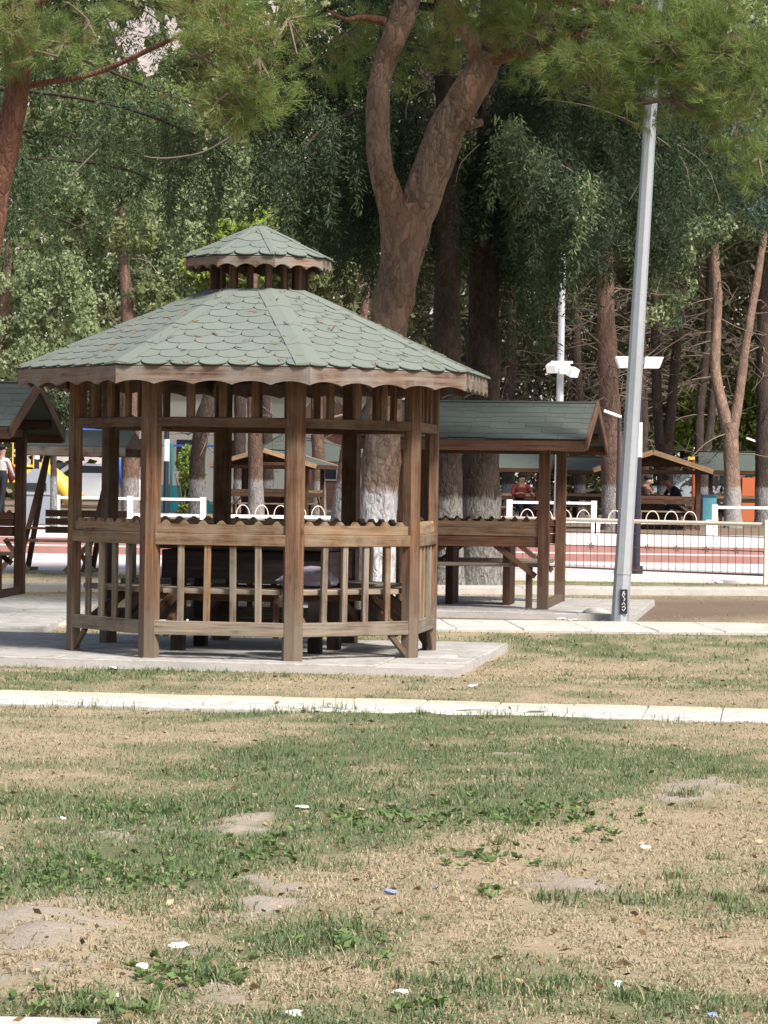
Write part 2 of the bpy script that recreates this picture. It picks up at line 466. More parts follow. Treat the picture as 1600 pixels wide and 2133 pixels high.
# ------------------------------------------------------------------ mesh tools
class MB:
    def __init__(self):
        self.v, self.f, self.uv, self.mi = [], [], [], []

    def face(self, idx, uvs=None, mi=0):
        self.f.append(tuple(idx))
        self.uv.append(uvs or [(0, 0)] * len(idx))
        self.mi.append(mi)

    def beam(self, a, b, w, t, up=(0, 0, 1), ch=0.004, mi=0):
        """bar from a to b, w wide (sideways) and t thick (towards up), edges chamfered, grain along it."""
        a, b = Vector(a), Vector(b)
        d = b - a
        L = d.length
        d.normalize()
        up = Vector(up)
        if abs(d.dot(up)) > 0.98:
            up = Vector((0, 1, 0)) if abs(d.y) < 0.9 else Vector((1, 0, 0))
        s = d.cross(up).normalized()
        u = s.cross(d).normalized()
        hw, ht = w / 2, t / 2
        c = min(ch, hw * 0.4, ht * 0.4)
        ring = [(hw, ht - c), (hw - c, ht), (-hw + c, ht), (-hw, ht - c), (-hw, -ht + c), (-hw + c, -ht), (hw - c, -ht), (hw, -ht + c)]
        self.prism_ring([s * x + u * y for x, y in ring], a, b, L, mi)
        return self

    def prism_ring(self, ring, a, b, L=None, mi=0):
        n = len(ring)
        L = L or (b - a).length
        o = len(self.v)
        for e in (a, b):
            for r in ring:
                self.v.append(e + r)
        per = [0]
        for i in range(n):
            per.append(per[-1] + (ring[(i + 1) % n] - ring[i]).length)
        for i in range(n):
            j = (i + 1) % n
            self.face((o + i, o + j, o + n + j, o + n + i), [(0, per[i]), (0, per[i + 1]), (L, per[i + 1]), (L, per[i])], mi)
        self.face([o + i for i in reversed(range(n))], [(ring[i].length * 0.1, per[i]) for i in reversed(range(n))], mi)
        self.face([o + n + i for i in range(n)], [(ring[i].length * 0.1, per[i]) for i in range(n)], mi)
        return self

    def box(self, x0, x1, y0, y1, z0, z1, mi=0):
        o = len(self.v)
        for z in (z0, z1):
            self.v += [Vector((x0, y0, z)), Vector((x1, y0, z)), Vector((x1, y1, z)), Vector((x0, y1, z))]
        for q in ((3, 2, 1, 0), (4, 5, 6, 7), (0, 1, 5, 4), (1, 2, 6, 5), (2, 3, 7, 6), (3, 0, 4, 7)):
            vs = [self.v[o + k] for k in q]
            self.face([o + k for k in q], [((p.x + p.y), p.z + (p.y if q[0] in (3, 4) and q[1] in (2, 5) else 0)) for p in vs], mi)
        return self

    def plate(self, poly, off, mi=0):
        """solid plate: polygon (list of 3D points) pushed by off."""
        n = len(poly)
        o = len(self.v)
        poly = [Vector(p) for p in poly]
        off = Vector(off)
        self.v += poly + [p + off for p in poly]
        u = (poly[1] - poly[0]).normalized()
        nrm = off.normalized()
        w = nrm.cross(u)
        uv = [(p.dot(u), p.dot(w)) for p in poly]
        self.face([o + i for i in reversed(range(n))], list(reversed(uv)), mi)
        self.face([o + n + i for i in range(n)], uv, mi)
        for i in range(n):
            j = (i + 1) % n
            self.face((o + i, o + j, o + n + j, o + n + i), [uv[i], uv[j], (uv[j][0], uv[j][1] + 0.02), (uv[i][0], uv[i][1] + 0.02)], mi)
        return self

    def tube(self, pts, rad, n=8, mi=0, cap=True):
        pts = [Vector(p) for p in pts]
        if isinstance(rad, (int, float)):
            rad = [rad] * len(pts)
        o = len(self.v)
        ref = None
        run = 0
        rows = []
        for i, p in enumerate(pts):
            d = (pts[min(i + 1, len(pts) - 1)] - pts[max(i - 1, 0)]).normalized()
            if ref is None:
                ref = Vector((0, 0, 1)) if abs(d.z) < 0.9 else Vector((1, 0, 0))
            s = d.cross(ref).normalized()
            u = s.cross(d).normalized()
            ref = u
            if i:
                run += (p - pts[i - 1]).length
            rows.append(run)
            for k in range(n):
                a = 2 * math.pi * k / n
                self.v.append(p + (s * math.cos(a) + u * math.sin(a)) * rad[i])
        for i in range(len(pts) - 1):
            for k in range(n):
                k2 = (k + 1) % n
                self.face((o + i * n + k, o + i * n + k2, o + (i + 1) * n + k2, o + (i + 1) * n + k),
                          [(rows[i], k / n), (rows[i], (k + 1) / n), (rows[i + 1], (k + 1) / n), (rows[i + 1], k / n)], mi)
        if cap:
            self.face([o + k for k in reversed(range(n))], None, mi)
            e = o + (len(pts) - 1) * n
            self.face([e + k for k in range(n)], None, mi)
        return self

    def mesh(self, name, mats, smooth=False):
        me = bpy.data.meshes.new(name)
        me.from_pydata([tuple(v) for v in self.v], [], self.f)
        uvl = me.uv_layers.new(name='UVMap')
        flat = [c for u in self.uv for p in u for c in p]
        uvl.data.foreach_set('uv', flat)
        for m in (mats if isinstance(mats, (list, tuple)) else [mats]):
            me.materials.append(m)
        if any(self.mi):
            me.polygons.foreach_set('material_index', self.mi)
        if smooth:
            me.polygons.foreach_set('use_smooth', [True] * len(self.f))
        me.update()
        return me

    def build(self, name, mats, parent=None, smooth=False, **kw):
        return put(name, self.mesh(name, mats, smooth), parent, **kw)


def put(name, me, parent=None, mat4=None, kind=None, label=None, cat=None, group=None):
    o = bpy.data.objects.new(name, me)
    COL.objects.link(o)
    if parent is not None:
        o.parent = parent
    if mat4 is not None:
        o.matrix_basis = mat4
    for k, v in (('kind', kind), ('label', label), ('category', cat), ('group', group)):
        if v:
            o[k] = v
    return o


def thing(name, label, cat, loc=(0, 0, 0), rot=0.0, group=None):
    o = bpy.data.objects.new(name, None)
    o.empty_display_size = 0.2
    COL.objects.link(o)
    o.location = loc
    o.rotation_euler = (0, 0, rot)
    o['label'] = label
    o['category'] = cat
    if group:
        o['group'] = group
    return o


def fast_mesh(name, V, quads=None, tris=None, tint=None, mat=None, smooth=False, vattr=None):
    me = bpy.data.meshes.new(name)
    V = np.asarray(V, np.float32)
    me.vertices.add(len(V))
    me.vertices.foreach_set('co', V.ravel())
    parts, tot = [], []
    if quads is not None and len(quads):
        parts.append(np.asarray(quads, np.int32).ravel())
        tot.append(np.full(len(quads), 4, np.int32))
    if tris is not None and len(tris):
        parts.append(np.asarray(tris, np.int32).ravel())
        tot.append(np.full(len(tris), 3, np.int32))
    li = np.concatenate(parts)
    tt = np.concatenate(tot)
    st = np.concatenate([[0], np.cumsum(tt)[:-1]]).astype(np.int32)
    me.loops.add(len(li))
    me.loops.foreach_set('vertex_index', li)
    me.polygons.add(len(tt))
    me.polygons.foreach_set('loop_start', st)
    if smooth:
        me.polygons.foreach_set('use_smooth', np.ones(len(tt), bool))
    if tint is not None:
        at = me.attributes.new('tint', 'FLOAT', 'FACE')
        at.data.foreach_set('value', np.asarray(tint, np.float32))
    for k, v in (vattr or {}).items():
        at = me.attributes.new(k, 'FLOAT', 'POINT')
        at.data.foreach_set('value', np.asarray(v, np.float32))
    if mat:
        me.materials.append(mat)
    me.update(calc_edges=True)
    me.validate()
    return me


RS = np.random.RandomState(11)


def unit(a):
    return a / np.maximum(1e-9, np.linalg.norm(a, axis=1, keepdims=True))


def leaf_cards(C, D, size, tint, asp=2.2, rs=RS):
    """pointed leaf faces at C, long axis D, one length per leaf."""
    n = len(C)
    D = unit(D)
    s = unit(np.cross(D, rs.normal(size=(n, 3))))
    L = np.asarray(size)[:, None]
    w = L / asp
    V = np.empty((n, 4, 3))
    V[:, 0] = C - D * L * 0.5
    V[:, 1] = C + s * w * 0.5 - D * L * 0.05
    V[:, 2] = C + D * L * 0.5
    V[:, 3] = C - s * w * 0.5 - D * L * 0.05
    return V.reshape(-1, 3), np.arange(n * 4).reshape(n, 4), tint


def needle_tris(C, axis, length, width, tint, per, spread, rs=RS):
    """brush-like needle tufts: per thin needles at each centre, around an axis."""
    n = len(C)
    D = np.repeat(unit(axis), per, 0) + rs.normal(size=(n * per, 3)) * spread
    D = unit(D)
    L = np.repeat(length, per) * rs.uniform(0.7, 1.15, n * per)
    base = np.repeat(C, per, 0) + rs.normal(size=(n * per, 3)) * 0.015
    s = unit(np.cross(D, rs.normal(size=(n * per, 3)))) * (width * 0.5)
    tip = base + D * L[:, None] + np.array([0, 0, -1]) * (L * L * 0.6)[:, None]
    V = np.empty((n * per, 3, 3))
    V[:, 0], V[:, 1], V[:, 2] = base + s, base - s, tip
    tt = np.clip(np.repeat(tint, per) + rs.normal(size=n * per) * 0.08, 0, 1)
    return V.reshape(-1, 3), np.arange(n * per * 3).reshape(-1, 3), tt


def ellipsoid_points(c, r, n, rs=RS, shell=0.35):
    d = unit(rs.normal(size=(n, 3)))
    k = shell + (1 - shell) * rs.uniform(0, 1, n) ** 0.5
    return np.asarray(c) + d * k[:, None] * np.asarray(r), d


# ------------------------------------------------------------------ the ground
def gauss(px, py, cx, cy, rx, ry):
    return np.exp(-(((px - cx) / rx) ** 2 + ((py - cy) / ry) ** 2))


# patches surveyed from the photograph (x, y, half width, half height, weight): where the turf is green / worn bare
GREEN = [(250, 1690, 420, 60, .9), (700, 1640, 500, 60, .95), (1300, 1590, 420, 60, .95), (560, 1565, 200, 35, .75), (800, 1700, 330, 50, .8),
         (1050, 1690, 140, 22, .8), (180, 1830, 260, 60, .75), (480, 1800, 200, 60, .55), (1560, 1850, 110, 60, .6), (700, 1960, 130, 40, .7),
         (200, 2110, 330, 30, .7), (850, 2090, 260, 55, .55), (1350, 2060, 330, 80, .62), (1150, 1860, 130, 28, .5), (700, 1482, 320, 22, .85),
         (1150, 1490, 250, 22, .7), (170, 1405, 330, 26, .8), (1100, 1335, 260, 24, .9), (1450, 1340, 260, 20, .8), (60, 1455, 90, 14, .6),
         (520, 1900, 120, 40, .5), (1000, 1600, 600, 50, .5), (1400, 1210, 260, 14, .9), (80, 1205, 120, 10, .8), (1500, 1400, 120, 20, .35), (380, 2020, 160, 50, .45)]
DRY = [(150, 1545, 260, 55, 1.0), (900, 1860, 330, 55, .9), (1450, 1720, 300, 60, 1.0), (1250, 1950, 350, 45, .8), (1250, 1395, 420, 30, .9), (650, 1415, 260, 18, .7),
       (30, 1700, 90, 30, .7), (1050, 1580, 160, 18, .5), (700, 2030, 120, 30, .4), (1200, 1770, 250, 40, .6)]
BARE = [(80, 1990, 140, 64, 1.05), (170, 1930, 95, 24, .9), (460, 1718, 85, 15, 1.0), (280, 1742, 80, 14, 1.0), (560, 1905, 80, 22, .9), (560, 1858, 60, 14, .9),
        (1190, 1840, 110, 18, 1.0), (1460, 1642, 80, 12, .9), (430, 1985, 60, 14, .7), (490, 2085, 110, 24, .8), (190, 1895, 80, 12, .7), (440, 1970, 70, 14, .7), (100, 1382, 120, 8, .6), (930, 1385, 60, 8, .9), (1080, 1578, 60, 10, .5)]


def turf_maps(A):
    px, py = proj(A)
    q0 = A * np.array([1, 1, 0])
    w1, w2 = fbm(q0 * 3.2, 81, 3) - .5, fbm(q0 * 3.2, 91, 3) - .5
    sx_, sy_ = px, py
    px, py = px + w1 * 260, py + w2 * 75
    z0 = np.zeros(len(A))
    g, d, b = z0.copy(), z0.copy(), z0.copy()
    for cx, cy, rx, ry, w in GREEN:
        g += w * gauss(px, py, cx, cy, rx, ry)
    for cx, cy, rx, ry, w in DRY:
        d += w * gauss(px, py, cx, cy, rx, ry)
    for cx, cy, rx, ry, w in BARE:
        b = np.maximum(b, w * gauss(px, py, cx, cy, rx, ry))
    q = A.copy()
    q[:, 2] = 0
    n = fbm(q * 1.3, 3, 4) - 0.5
    n2 = fbm(q * 4.5, 9, 3) - 0.5
    g = np.clip(0.30 + 0.75 * np.minimum(g, 1.1) - 0.55 * np.minimum(d, 1.1) + 1.5 * n + 1.1 * n2, 0, 1)
    out = (np.abs(A[:, 0]) > 6) | (A[:, 1] < 5)
    b = np.where(out, 0, b * np.clip(1 + 2.4 * (fbm(q * 13, 19, 3) - .5), 0, 1.6)) + 0.6 * np.clip(n2 - 0.2, 0, 1)
    return g, np.clip(b, 0, 1), sx_, sy_


def ground_z(A):
    g, b, px, py = turf_maps(A)
    q = A.copy()
    q[:, 2] = 0
    near = np.clip((19.0 - A[:, 1]) / 3.0, 0, 1)
    z = (fbm(q * 1.1, 21, 3) - 0.5) * 0.05 + (fbm(q * 6.0, 22, 3) - 0.5) * 0.022
    z = z * near + b * near * (0.012 + 0.05 * np.abs(fbm(q * np.array([5, 16, 1]), 5, 3) - .5))
    z -= 0.004 * near
    mound = np.exp(-((px - 90) / 150.0) ** 2 - ((py - 1975) / 70.0) ** 2) * near
    z += mound * 0.05 * (0.7 + .6 * fbm(q * np.array([6, 14, 1]), 6, 3))
    z += 0.24 * np.clip((A[:, 1] - 46.6) / 1.0, 0, 1) + 0.0 * z
    z -= 0.03 * np.clip((A[:, 1] - 36.5) / 1.0, 0, 1) * (A[:, 1] < 46.5)
    return z, g, b


def axis(dense0, dense1, step, far0, far1, grow=1.22):
    a = list(np.arange(dense0, dense1 + 1e-6, step))
    s, x = step, a[-1]
    while x < far1:
        s *= grow
        x += s
        a.append(x)
    s, x = step, a[0]
    while x > far0:
        s *= grow
        x -= s
        a.insert(0, x)
    return np.array(a)


gx = axis(-3.4, 3.4, 0.045, -700, 700)
gy = np.concatenate([axis(5.6, 19.0, 0.05, -60, 19.0)[:-1] if False else axis(5.6, 19.0, 0.05, -60, 18.9), np.arange(19.4, 60, 0.4), 60 + np.cumsum(0.5 * 1.2 ** np.arange(34))])
gy = np.unique(np.round(gy, 4))
XX, YY = np.meshgrid(gx, gy)
GA = np.stack([XX.ravel(), YY.ravel(), np.zeros(XX.size)], 1)
gz, gg, gb = ground_z(GA)
GA[:, 2] = gz
nx, ny = len(gx), len(gy)
ii = (np.arange(ny - 1)[:, None] * nx + np.arange(nx - 1)[None, :]).ravel()
gq = np.stack([ii, ii + 1, ii + nx + 1, ii + nx], 1)
gpx, gpy = proj(GA)
hum = np.clip(gauss(gpx, gpy, 1450, 1268, 330, 22) * 1.2 + gauss(gpx, gpy, 1050, 1285, 300, 16) * 1.0, 0, 0.9)
hum = np.where(GA[:, 1] > 57, 0.85, np.where(GA[:, 1] < 20, 0, hum))
put('ground', fast_mesh('ground', GA, quads=gq, mat=M['ground'], smooth=True, vattr={'green': gg, 'bare': gb, 'humus': hum}), kind='structure')

# hills behind the park
hx = np.linspace(-420, 420, 70)
hy = np.linspace(330, 640, 24)
HX, HY = np.meshgrid(hx, hy)
HA = np.stack([HX.ravel(), HY.ravel(), np.zeros(HX.size)], 1)
up = np.clip((HA[:, 1] - 330) / 200, 0, 1)
HA[:, 2] = up ** 0.8 * (95 + 45 * (fbm(HA / 70.0, 31, 4) - 0.5) * 2 + 18 * (fbm(HA / 14.0, 32, 3) - 0.5))
ii = (np.arange(23)[:, None] * 70 + np.arange(69)[None, :]).ravel()
put('hills', fast_mesh('hills', HA, quads=np.stack([ii, ii + 1, ii + 71, ii + 70], 1), mat=M['rock_hill'], smooth=True), kind='structure')


def z_at(x, y):
    a, _, _ = ground_z(np.array([[x, y, 0.0]]))
    return float(a[0])


# ------------------------------------------------------------------ paths, pads, plaza
def tile_field(name, base_mat, tiles, z0, z1, joint, piece, p0, e1, e2, n1, n2, s1, s2, mats, jitter=0.003, r=None):
    """a structure made of a base slab with separate tiles on it; e1/e2 unit vectors, s1/s2 tile sizes."""
    r = r or rnd
    e1, e2 = Vector(e1), Vector(e2)
    A = Vector((p0[0], p0[1], 0))
    c = [A, A + e1 * (n1 * s1), A + e1 * (n1 * s1) + e2 * (n2 * s2), A + e2 * (n2 * s2)]
    b = MB()
    b.plate([q + Vector((0, 0, z0)) for q in c], (0, 0, z1 - 0.012 - z0))
    root = b.build(name, base_mat, kind='structure')
    meshes = []
    for mt in mats:
        for v in range(3):
            t = MB()
            j = joint / 2
            ch = 0.006
            x0, x1, y0, y1 = j, s1 - j, j, s2 - j
            lo = [Vector((x0, y0, -0.03)), Vector((x1, y0, -0.03)), Vector((x1, y1, -0.03)), Vector((x0, y1, -0.03))]
            md = [Vector((x0, y0, -ch)), Vector((x1, y0, -ch)), Vector((x1, y1, -ch)), Vector((x0, y1, -ch))]
            tp = [Vector((x0 + ch, y0 + ch, 0)), Vector((x1 - ch, y0 + ch, 0)), Vector((x1 - ch, y1 - ch, 0)), Vector((x0 + ch, y1 - ch, 0))]
            tp = [q + Vector((r.uniform(-.004, .004), r.uniform(-.004, .004), r.uniform(-.0015, .0015))) for q in tp]
            t.v = lo + md + tp
            for o in (0, 4):
                for k in range(4):
                    k2 = (k + 1) % 4
                    t.face((o + k, o + k2, o + 4 + k2, o + 4 + k))
            t.face((8, 9, 10, 11))
            meshes.append((mt, t.mesh(piece, M[mt])))
    for i in range(n1):
        for k in range(n2):
            mt = tiles(i, k)
            if mt is None:
                continue
            me = r.choice([m for q, m in meshes if q == mt])
            q = A + e1 * (i * s1) + e2 * (k * s2)
            mat4 = Matrix((( e1.x, e2.x, 0, q.x), (e1.y, e2.y, 0, q.y), (0, 0, 1, z1 + r.uniform(-jitter, jitter)), (0, 0, 0, 1)))
            put(piece, me, root, mat4)
    return root


def strip(pa, pb, off0, off1):
    """directions of a straight path whose far edge runs through ground points pa -> pb."""
    d = (pb - pa).normalized()
    nrm = Vector((d.y, -d.x, 0))
    return d, nrm


# path across the lawn
pa, pb = G(0, 1437, .014), G(1600, 1476, .014)
d1 = (pb - pa).normalized()
n1v = Vector((d1.y, -d1.x, 0))          # towards the camera
start = pa - d1 * 3.6
tile_field('paver_path', M['kerb'], lambda i, k: ('paver_yellow', 'paver', 'paver')[k], -0.05, 0.014, 0.007, 'paver',
           start, d1, n1v, 30, 3, 0.40, 0.28, ['paver', 'paver_yellow'])
# second path behind the gazebo
pa, pb = G(930, 1297), G(1600, 1305)
d2 = (pb - pa).normalized()
n2v = Vector((d2.y, -d2.x, 0))
tile_field('paver_path', M['kerb'], lambda i, k: 'paver_path', -0.05, 0.03, 0.010, 'paver', pa - d2 * 5.0, d2, n2v, 22, 3, 0.55, 0.52, ['paver_path'])
# kerb row further back
pa, pb = G(930, 1233), G(1600, 1237)
d3 = (pb - pa).normalized()
n3v = Vector((d3.y, -d3.x, 0))
tile_field('kerb', M['kerb'], lambda i, k: 'kerb', -0.05, 0.08, 0.012, 'kerb_stone', pa - d3 * 6.5, d3, n3v, 18, 1, 0.9, 0.62, ['kerb'])
# kerb end at the very front of the lawn
pa, pb = G(0, 2117, .0), G(214, 2121, .0)
d4 = (pb - pa).normalized()
n4v = Vector((d4.y, -d4.x, 0))
tile_field('kerb', M['kerb'], lambda i, k: 'paver', -0.06, 0.0, 0.008, 'kerb_stone', pa - d4 * 0.8 + d4 * 0.0, d4, n4v, 4, 1, 0.258, 0.3, ['paver'])

# gazebo pad, turned like the gazebo
GA_ROT = R(-8.6)
GC = Vector((-0.865, 19.77, 0.06))
ex = Vector((math.cos(GA_ROT), math.sin(GA_ROT), 0))
ey = Vector((-math.sin(GA_ROT), math.cos(GA_ROT), 0))
p0 = Vector((GC.x, GC.y, 0)) - ex * 5.135 - ey * 1.40
tile_field('gazebo_pad', M['kerb'], lambda i, k: None if (i == 12 and k == 0) else 'concrete', -0.06, 0.06, 0.006, 'slab_tile', p0, ex, ey, 13, 6, 0.515, 0.487, ['concrete'])
# pad of the left shelter
p0 = Vector((-6.6, 22.35, 0))
tile_field('shelter_pad', M['kerb'], lambda i, k: 'concrete', -0.06, 0.05, 0.008, 'slab_tile', p0, (1, 0, 0), (0, 1, 0), 8, 10, 0.5, 0.6, ['concrete'])
# pad of the right shelter
SD_ROT = R(-8)
sx = Vector((math.cos(SD_ROT), math.sin(SD_ROT), 0))
sy = Vector((-math.sin(SD_ROT), math.cos(SD_ROT), 0))
SDC = P(1000, 1268, 27.9)
SDC.z = 0.06
p0 = Vector((SDC.x, SDC.y, 0)) - sx * 1.55 - sy * 1.7
tile_field('shelter_pad', M['kerb'], lambda i, k: 'concrete', -0.06, 0.06, 0.008, 'slab_tile', p0, sx, sy, 6, 6, 0.52, 0.6, ['concrete'])

# plaza, two red steps and the upper terrace
b = MB()
b.box(-60, 60, 37.6, 45.9, -0.03, 0.012)
b.build('plaza', M['plaza'], kind='structure')
b = MB()
b.box(-60, 60, 45.9, 46.6, -0.1, 0.13, 0)
b.box(-60, 60, 46.6, 47.3, -0.1, 0.25, 0)
stp = b.build('steps', M['red_step'], kind='structure')
b = MB()
b.box(-60, 60, 45.92, 46.6, 0.13, 0.136)
b.box(-60, 60, 46.62, 47.3, 0.25, 0.256)
b.build('tread', M['plaza'], stp)
b = MB()
b.box(-60, 60, 47.3, 58.2, -0.1, 0.254)
b.build('terrace', M['plaza'], kind='structure')
BZ = 0.25      # level of the park behind the terrace


# ------------------------------------------------------------------ timber details shared by gazebo and shelters
def clip_poly(poly, planes):
    for (nx_, ny_, d_) in planes:           # keep nx*x + ny*y <= d
        out = []
        for i in range(len(poly)):
            a, b_ = poly[i], poly[(i + 1) % len(poly)]
            da, db = nx_ * a[0] + ny_ * a[1] - d_, nx_ * b_[0] + ny_ * b_[1] - d_
            if da <= 0:
                out.append(a)
            if da * db < 0:
                t = da / (da - db)
                out.append((a[0] + (b_[0] - a[0]) * t, a[1] + (b_[1] - a[1]) * t))
        poly = out
        if len(poly) < 3:
            return []
    return poly


def area2(poly):
    return abs(sum(poly[i][0] * poly[(i + 1) % len(poly)][1] - poly[(i + 1) % len(poly)][0] * poly[i][1] for i in range(len(poly)))) / 2


def shingle_mb(poly, vlow, vhigh, O, U, V, N, th=0.006):
    """one shingle lying on the face plane, its lower edge lifted by the course below."""
    b = MB()

    def at(q, lift):
        k = (q[1] - vlow) / max(1e-6, vhigh - vlow)
        return O + U * q[0] + V * q[1] + N * (0.004 + 0.0055 * (1 - k) + lift)
    n = len(poly)
    b.v = [at(q, 0) for q in poly] + [at(q, th) for q in poly]
    b.face([n + i for i in range(n)], [(q[0], q[1]) for q in poly])
    for i in range(n):
        j = (i + 1) % n
        b.face((i, j, n + j, n + i))
    return b


def lay_shingles(parent, O, U, V, N, H, planes, w, expo, mat, shape='scale', stuff=None, x0=-3.0, x1=3.0, vary=0.0):
    """courses of shingles over a plane face: v runs up the slope from the eave, planes bound the face."""
    rows = int(math.ceil(H / expo))
    for r_ in range(rows):
        vb = r_ * expo - 0.018
        k = int(x0 / w)
        shift = (0.5 * w if r_ % 2 else 0.0)
        u = k * w + shift
        while u < x1:
            ww = w - 0.003
            e = expo * rnd.uniform(-vary, vary)
            if shape == 'scale':
                pts = [(u + ww / 2, vb + expo * 1.35), (u - ww / 2, vb + expo * 1.35)]
                for s in range(9):
                    a = math.pi * s / 8
                    pts.append((u - ww / 2 * math.cos(a), vb + expo * 0.62 - expo * 0.62 * math.sin(a) ** 0.75))
            else:
                pts = [(u + ww / 2, vb + expo * 1.3), (u - ww / 2, vb + expo * 1.3), (u - ww / 2, vb + e), (u - ww * 0.43, vb - 0.006 + e), (u + ww * 0.43, vb - 0.006 + e), (u + ww / 2, vb + e)]
            c = clip_poly(pts, planes)
            if len(c) >= 3 and area2(c) > 0.08 * w * expo:
                c = [q for i, q in enumerate(c) if (abs(q[0] - c[i - 1][0]) + abs(q[1] - c[i - 1][1])) > 1e-4]
                if len(c) >= 3:
                    m = shingle_mb(c, vb, vb + expo * 1.35, O, U, V, N)
                    if stuff is None:
                        m.build('shingle', mat, parent)
                    else:
                        o = len(stuff.v)
                        stuff.v += m.v
                        stuff.f += [tuple(o + i for i in f) for f in m.f]
                        stuff.uv += m.uv
                        stuff.mi += m.mi
            u += w


def scallop_board(a, b_, z_top, h, depth, pitch, th, nrm):
    """fascia board from a to b with a row of arches cut into its lower edge."""
    a, b_ = Vector(a), Vector(b_)
    d = (b_ - a)
    L = d.length
    d.normalize()
    n = max(1, round(L / pitch))
    m = MB()
    up = Vector((0, 0, 1))
    seg = 7
    xs = []
    for i in range(n):
        for s in range(seg):
            xs.append((i + s / seg) * L / n)
    xs.append(L)
    top, bot = [], []
    for x in xs:
        k = (x / (L / n)) % 1.0
        low = -h + depth * math.sin(math.pi * k) ** 0.8
        top.append(a + d * x + up * z_top)
        bot.append(a + d * x + up * (z_top + low))
    off = Vector(nrm) * th
    N_ = len(xs)
    for layer in (Vector((0, 0, 0)), off):
        m.v += [p + layer for p in top] + [p + layer for p in bot]
    for i in range(N_ - 1):
        uvq = lambda i, j: [(xs[i], h), (xs[j], h), (xs[j], h + (bot[j] - top[j]).z), (xs[i], h + (bot[i] - top[i]).z)]
        m.face((i, i + 1, N_ + i + 1, N_ + i), uvq(i, i + 1))
        o = 2 * N_
        m.face((o + N_ + i, o + N_ + i + 1, o + i + 1, o + i), list(reversed(uvq(i, i + 1))))
        m.face((N_ + i, N_ + i + 1, o + N_ + i + 1, o + N_ + i), [(xs[i], 0), (xs[i + 1], 0), (xs[i + 1], th), (xs[i], th)])
        m.face((o + i, o + i + 1, i + 1, i), [(xs[i], 0), (xs[i + 1], 0), (xs[i + 1], th), (xs[i], th)])
    o = 2 * N_
    m.face((0, N_, o + N_, o))
    m.face((N_ - 1, o + N_ - 1, o + 2 * N_ - 1, 2 * N_ - 1))
    return m


def tooth_board(a, b_, z0, z1, tooth, pitch, th, nrm):
    """rail board with a row of small pointed teeth on its top edge."""
    a, b_ = Vector(a), Vector(b_)
    d = b_ - a
    L = d.length
    d.normalize()
    up = Vector((0, 0, 1))
    n = max(1, int(L / pitch))
    prof = [(0, z0), (L, z0), (L, z1)]
    for i in reversed(range(n)):
        c = (i + 0.5) * L / n
        w = pitch * 0.26
        prof += [(c + w, z1), (c + w * 0.25, z1 + tooth * 0.9), (c, z1 + tooth), (c - w * 0.25, z1 + tooth * 0.9), (c - w, z1)]
    prof.append((0, z1))
    m = MB()
    m.plate([a + d * x + up * z for x, z in prof], Vector(nrm) * th)
    return m


# ------------------------------------------------------------------ the gazebo
gz_root = thing('gazebo', 'octagonal wooden gazebo with green scale-shingled double roof on the grey pad', 'gazebo', GC)
TH0 = 14.0
RP, RE, RT = 1.262, 1.615, 0.36


def oct_pt(k, r, z=0.0):
    a = R(TH0 + 45 * k)
    return Vector((r * math.sin(a), -r * math.cos(a), z))


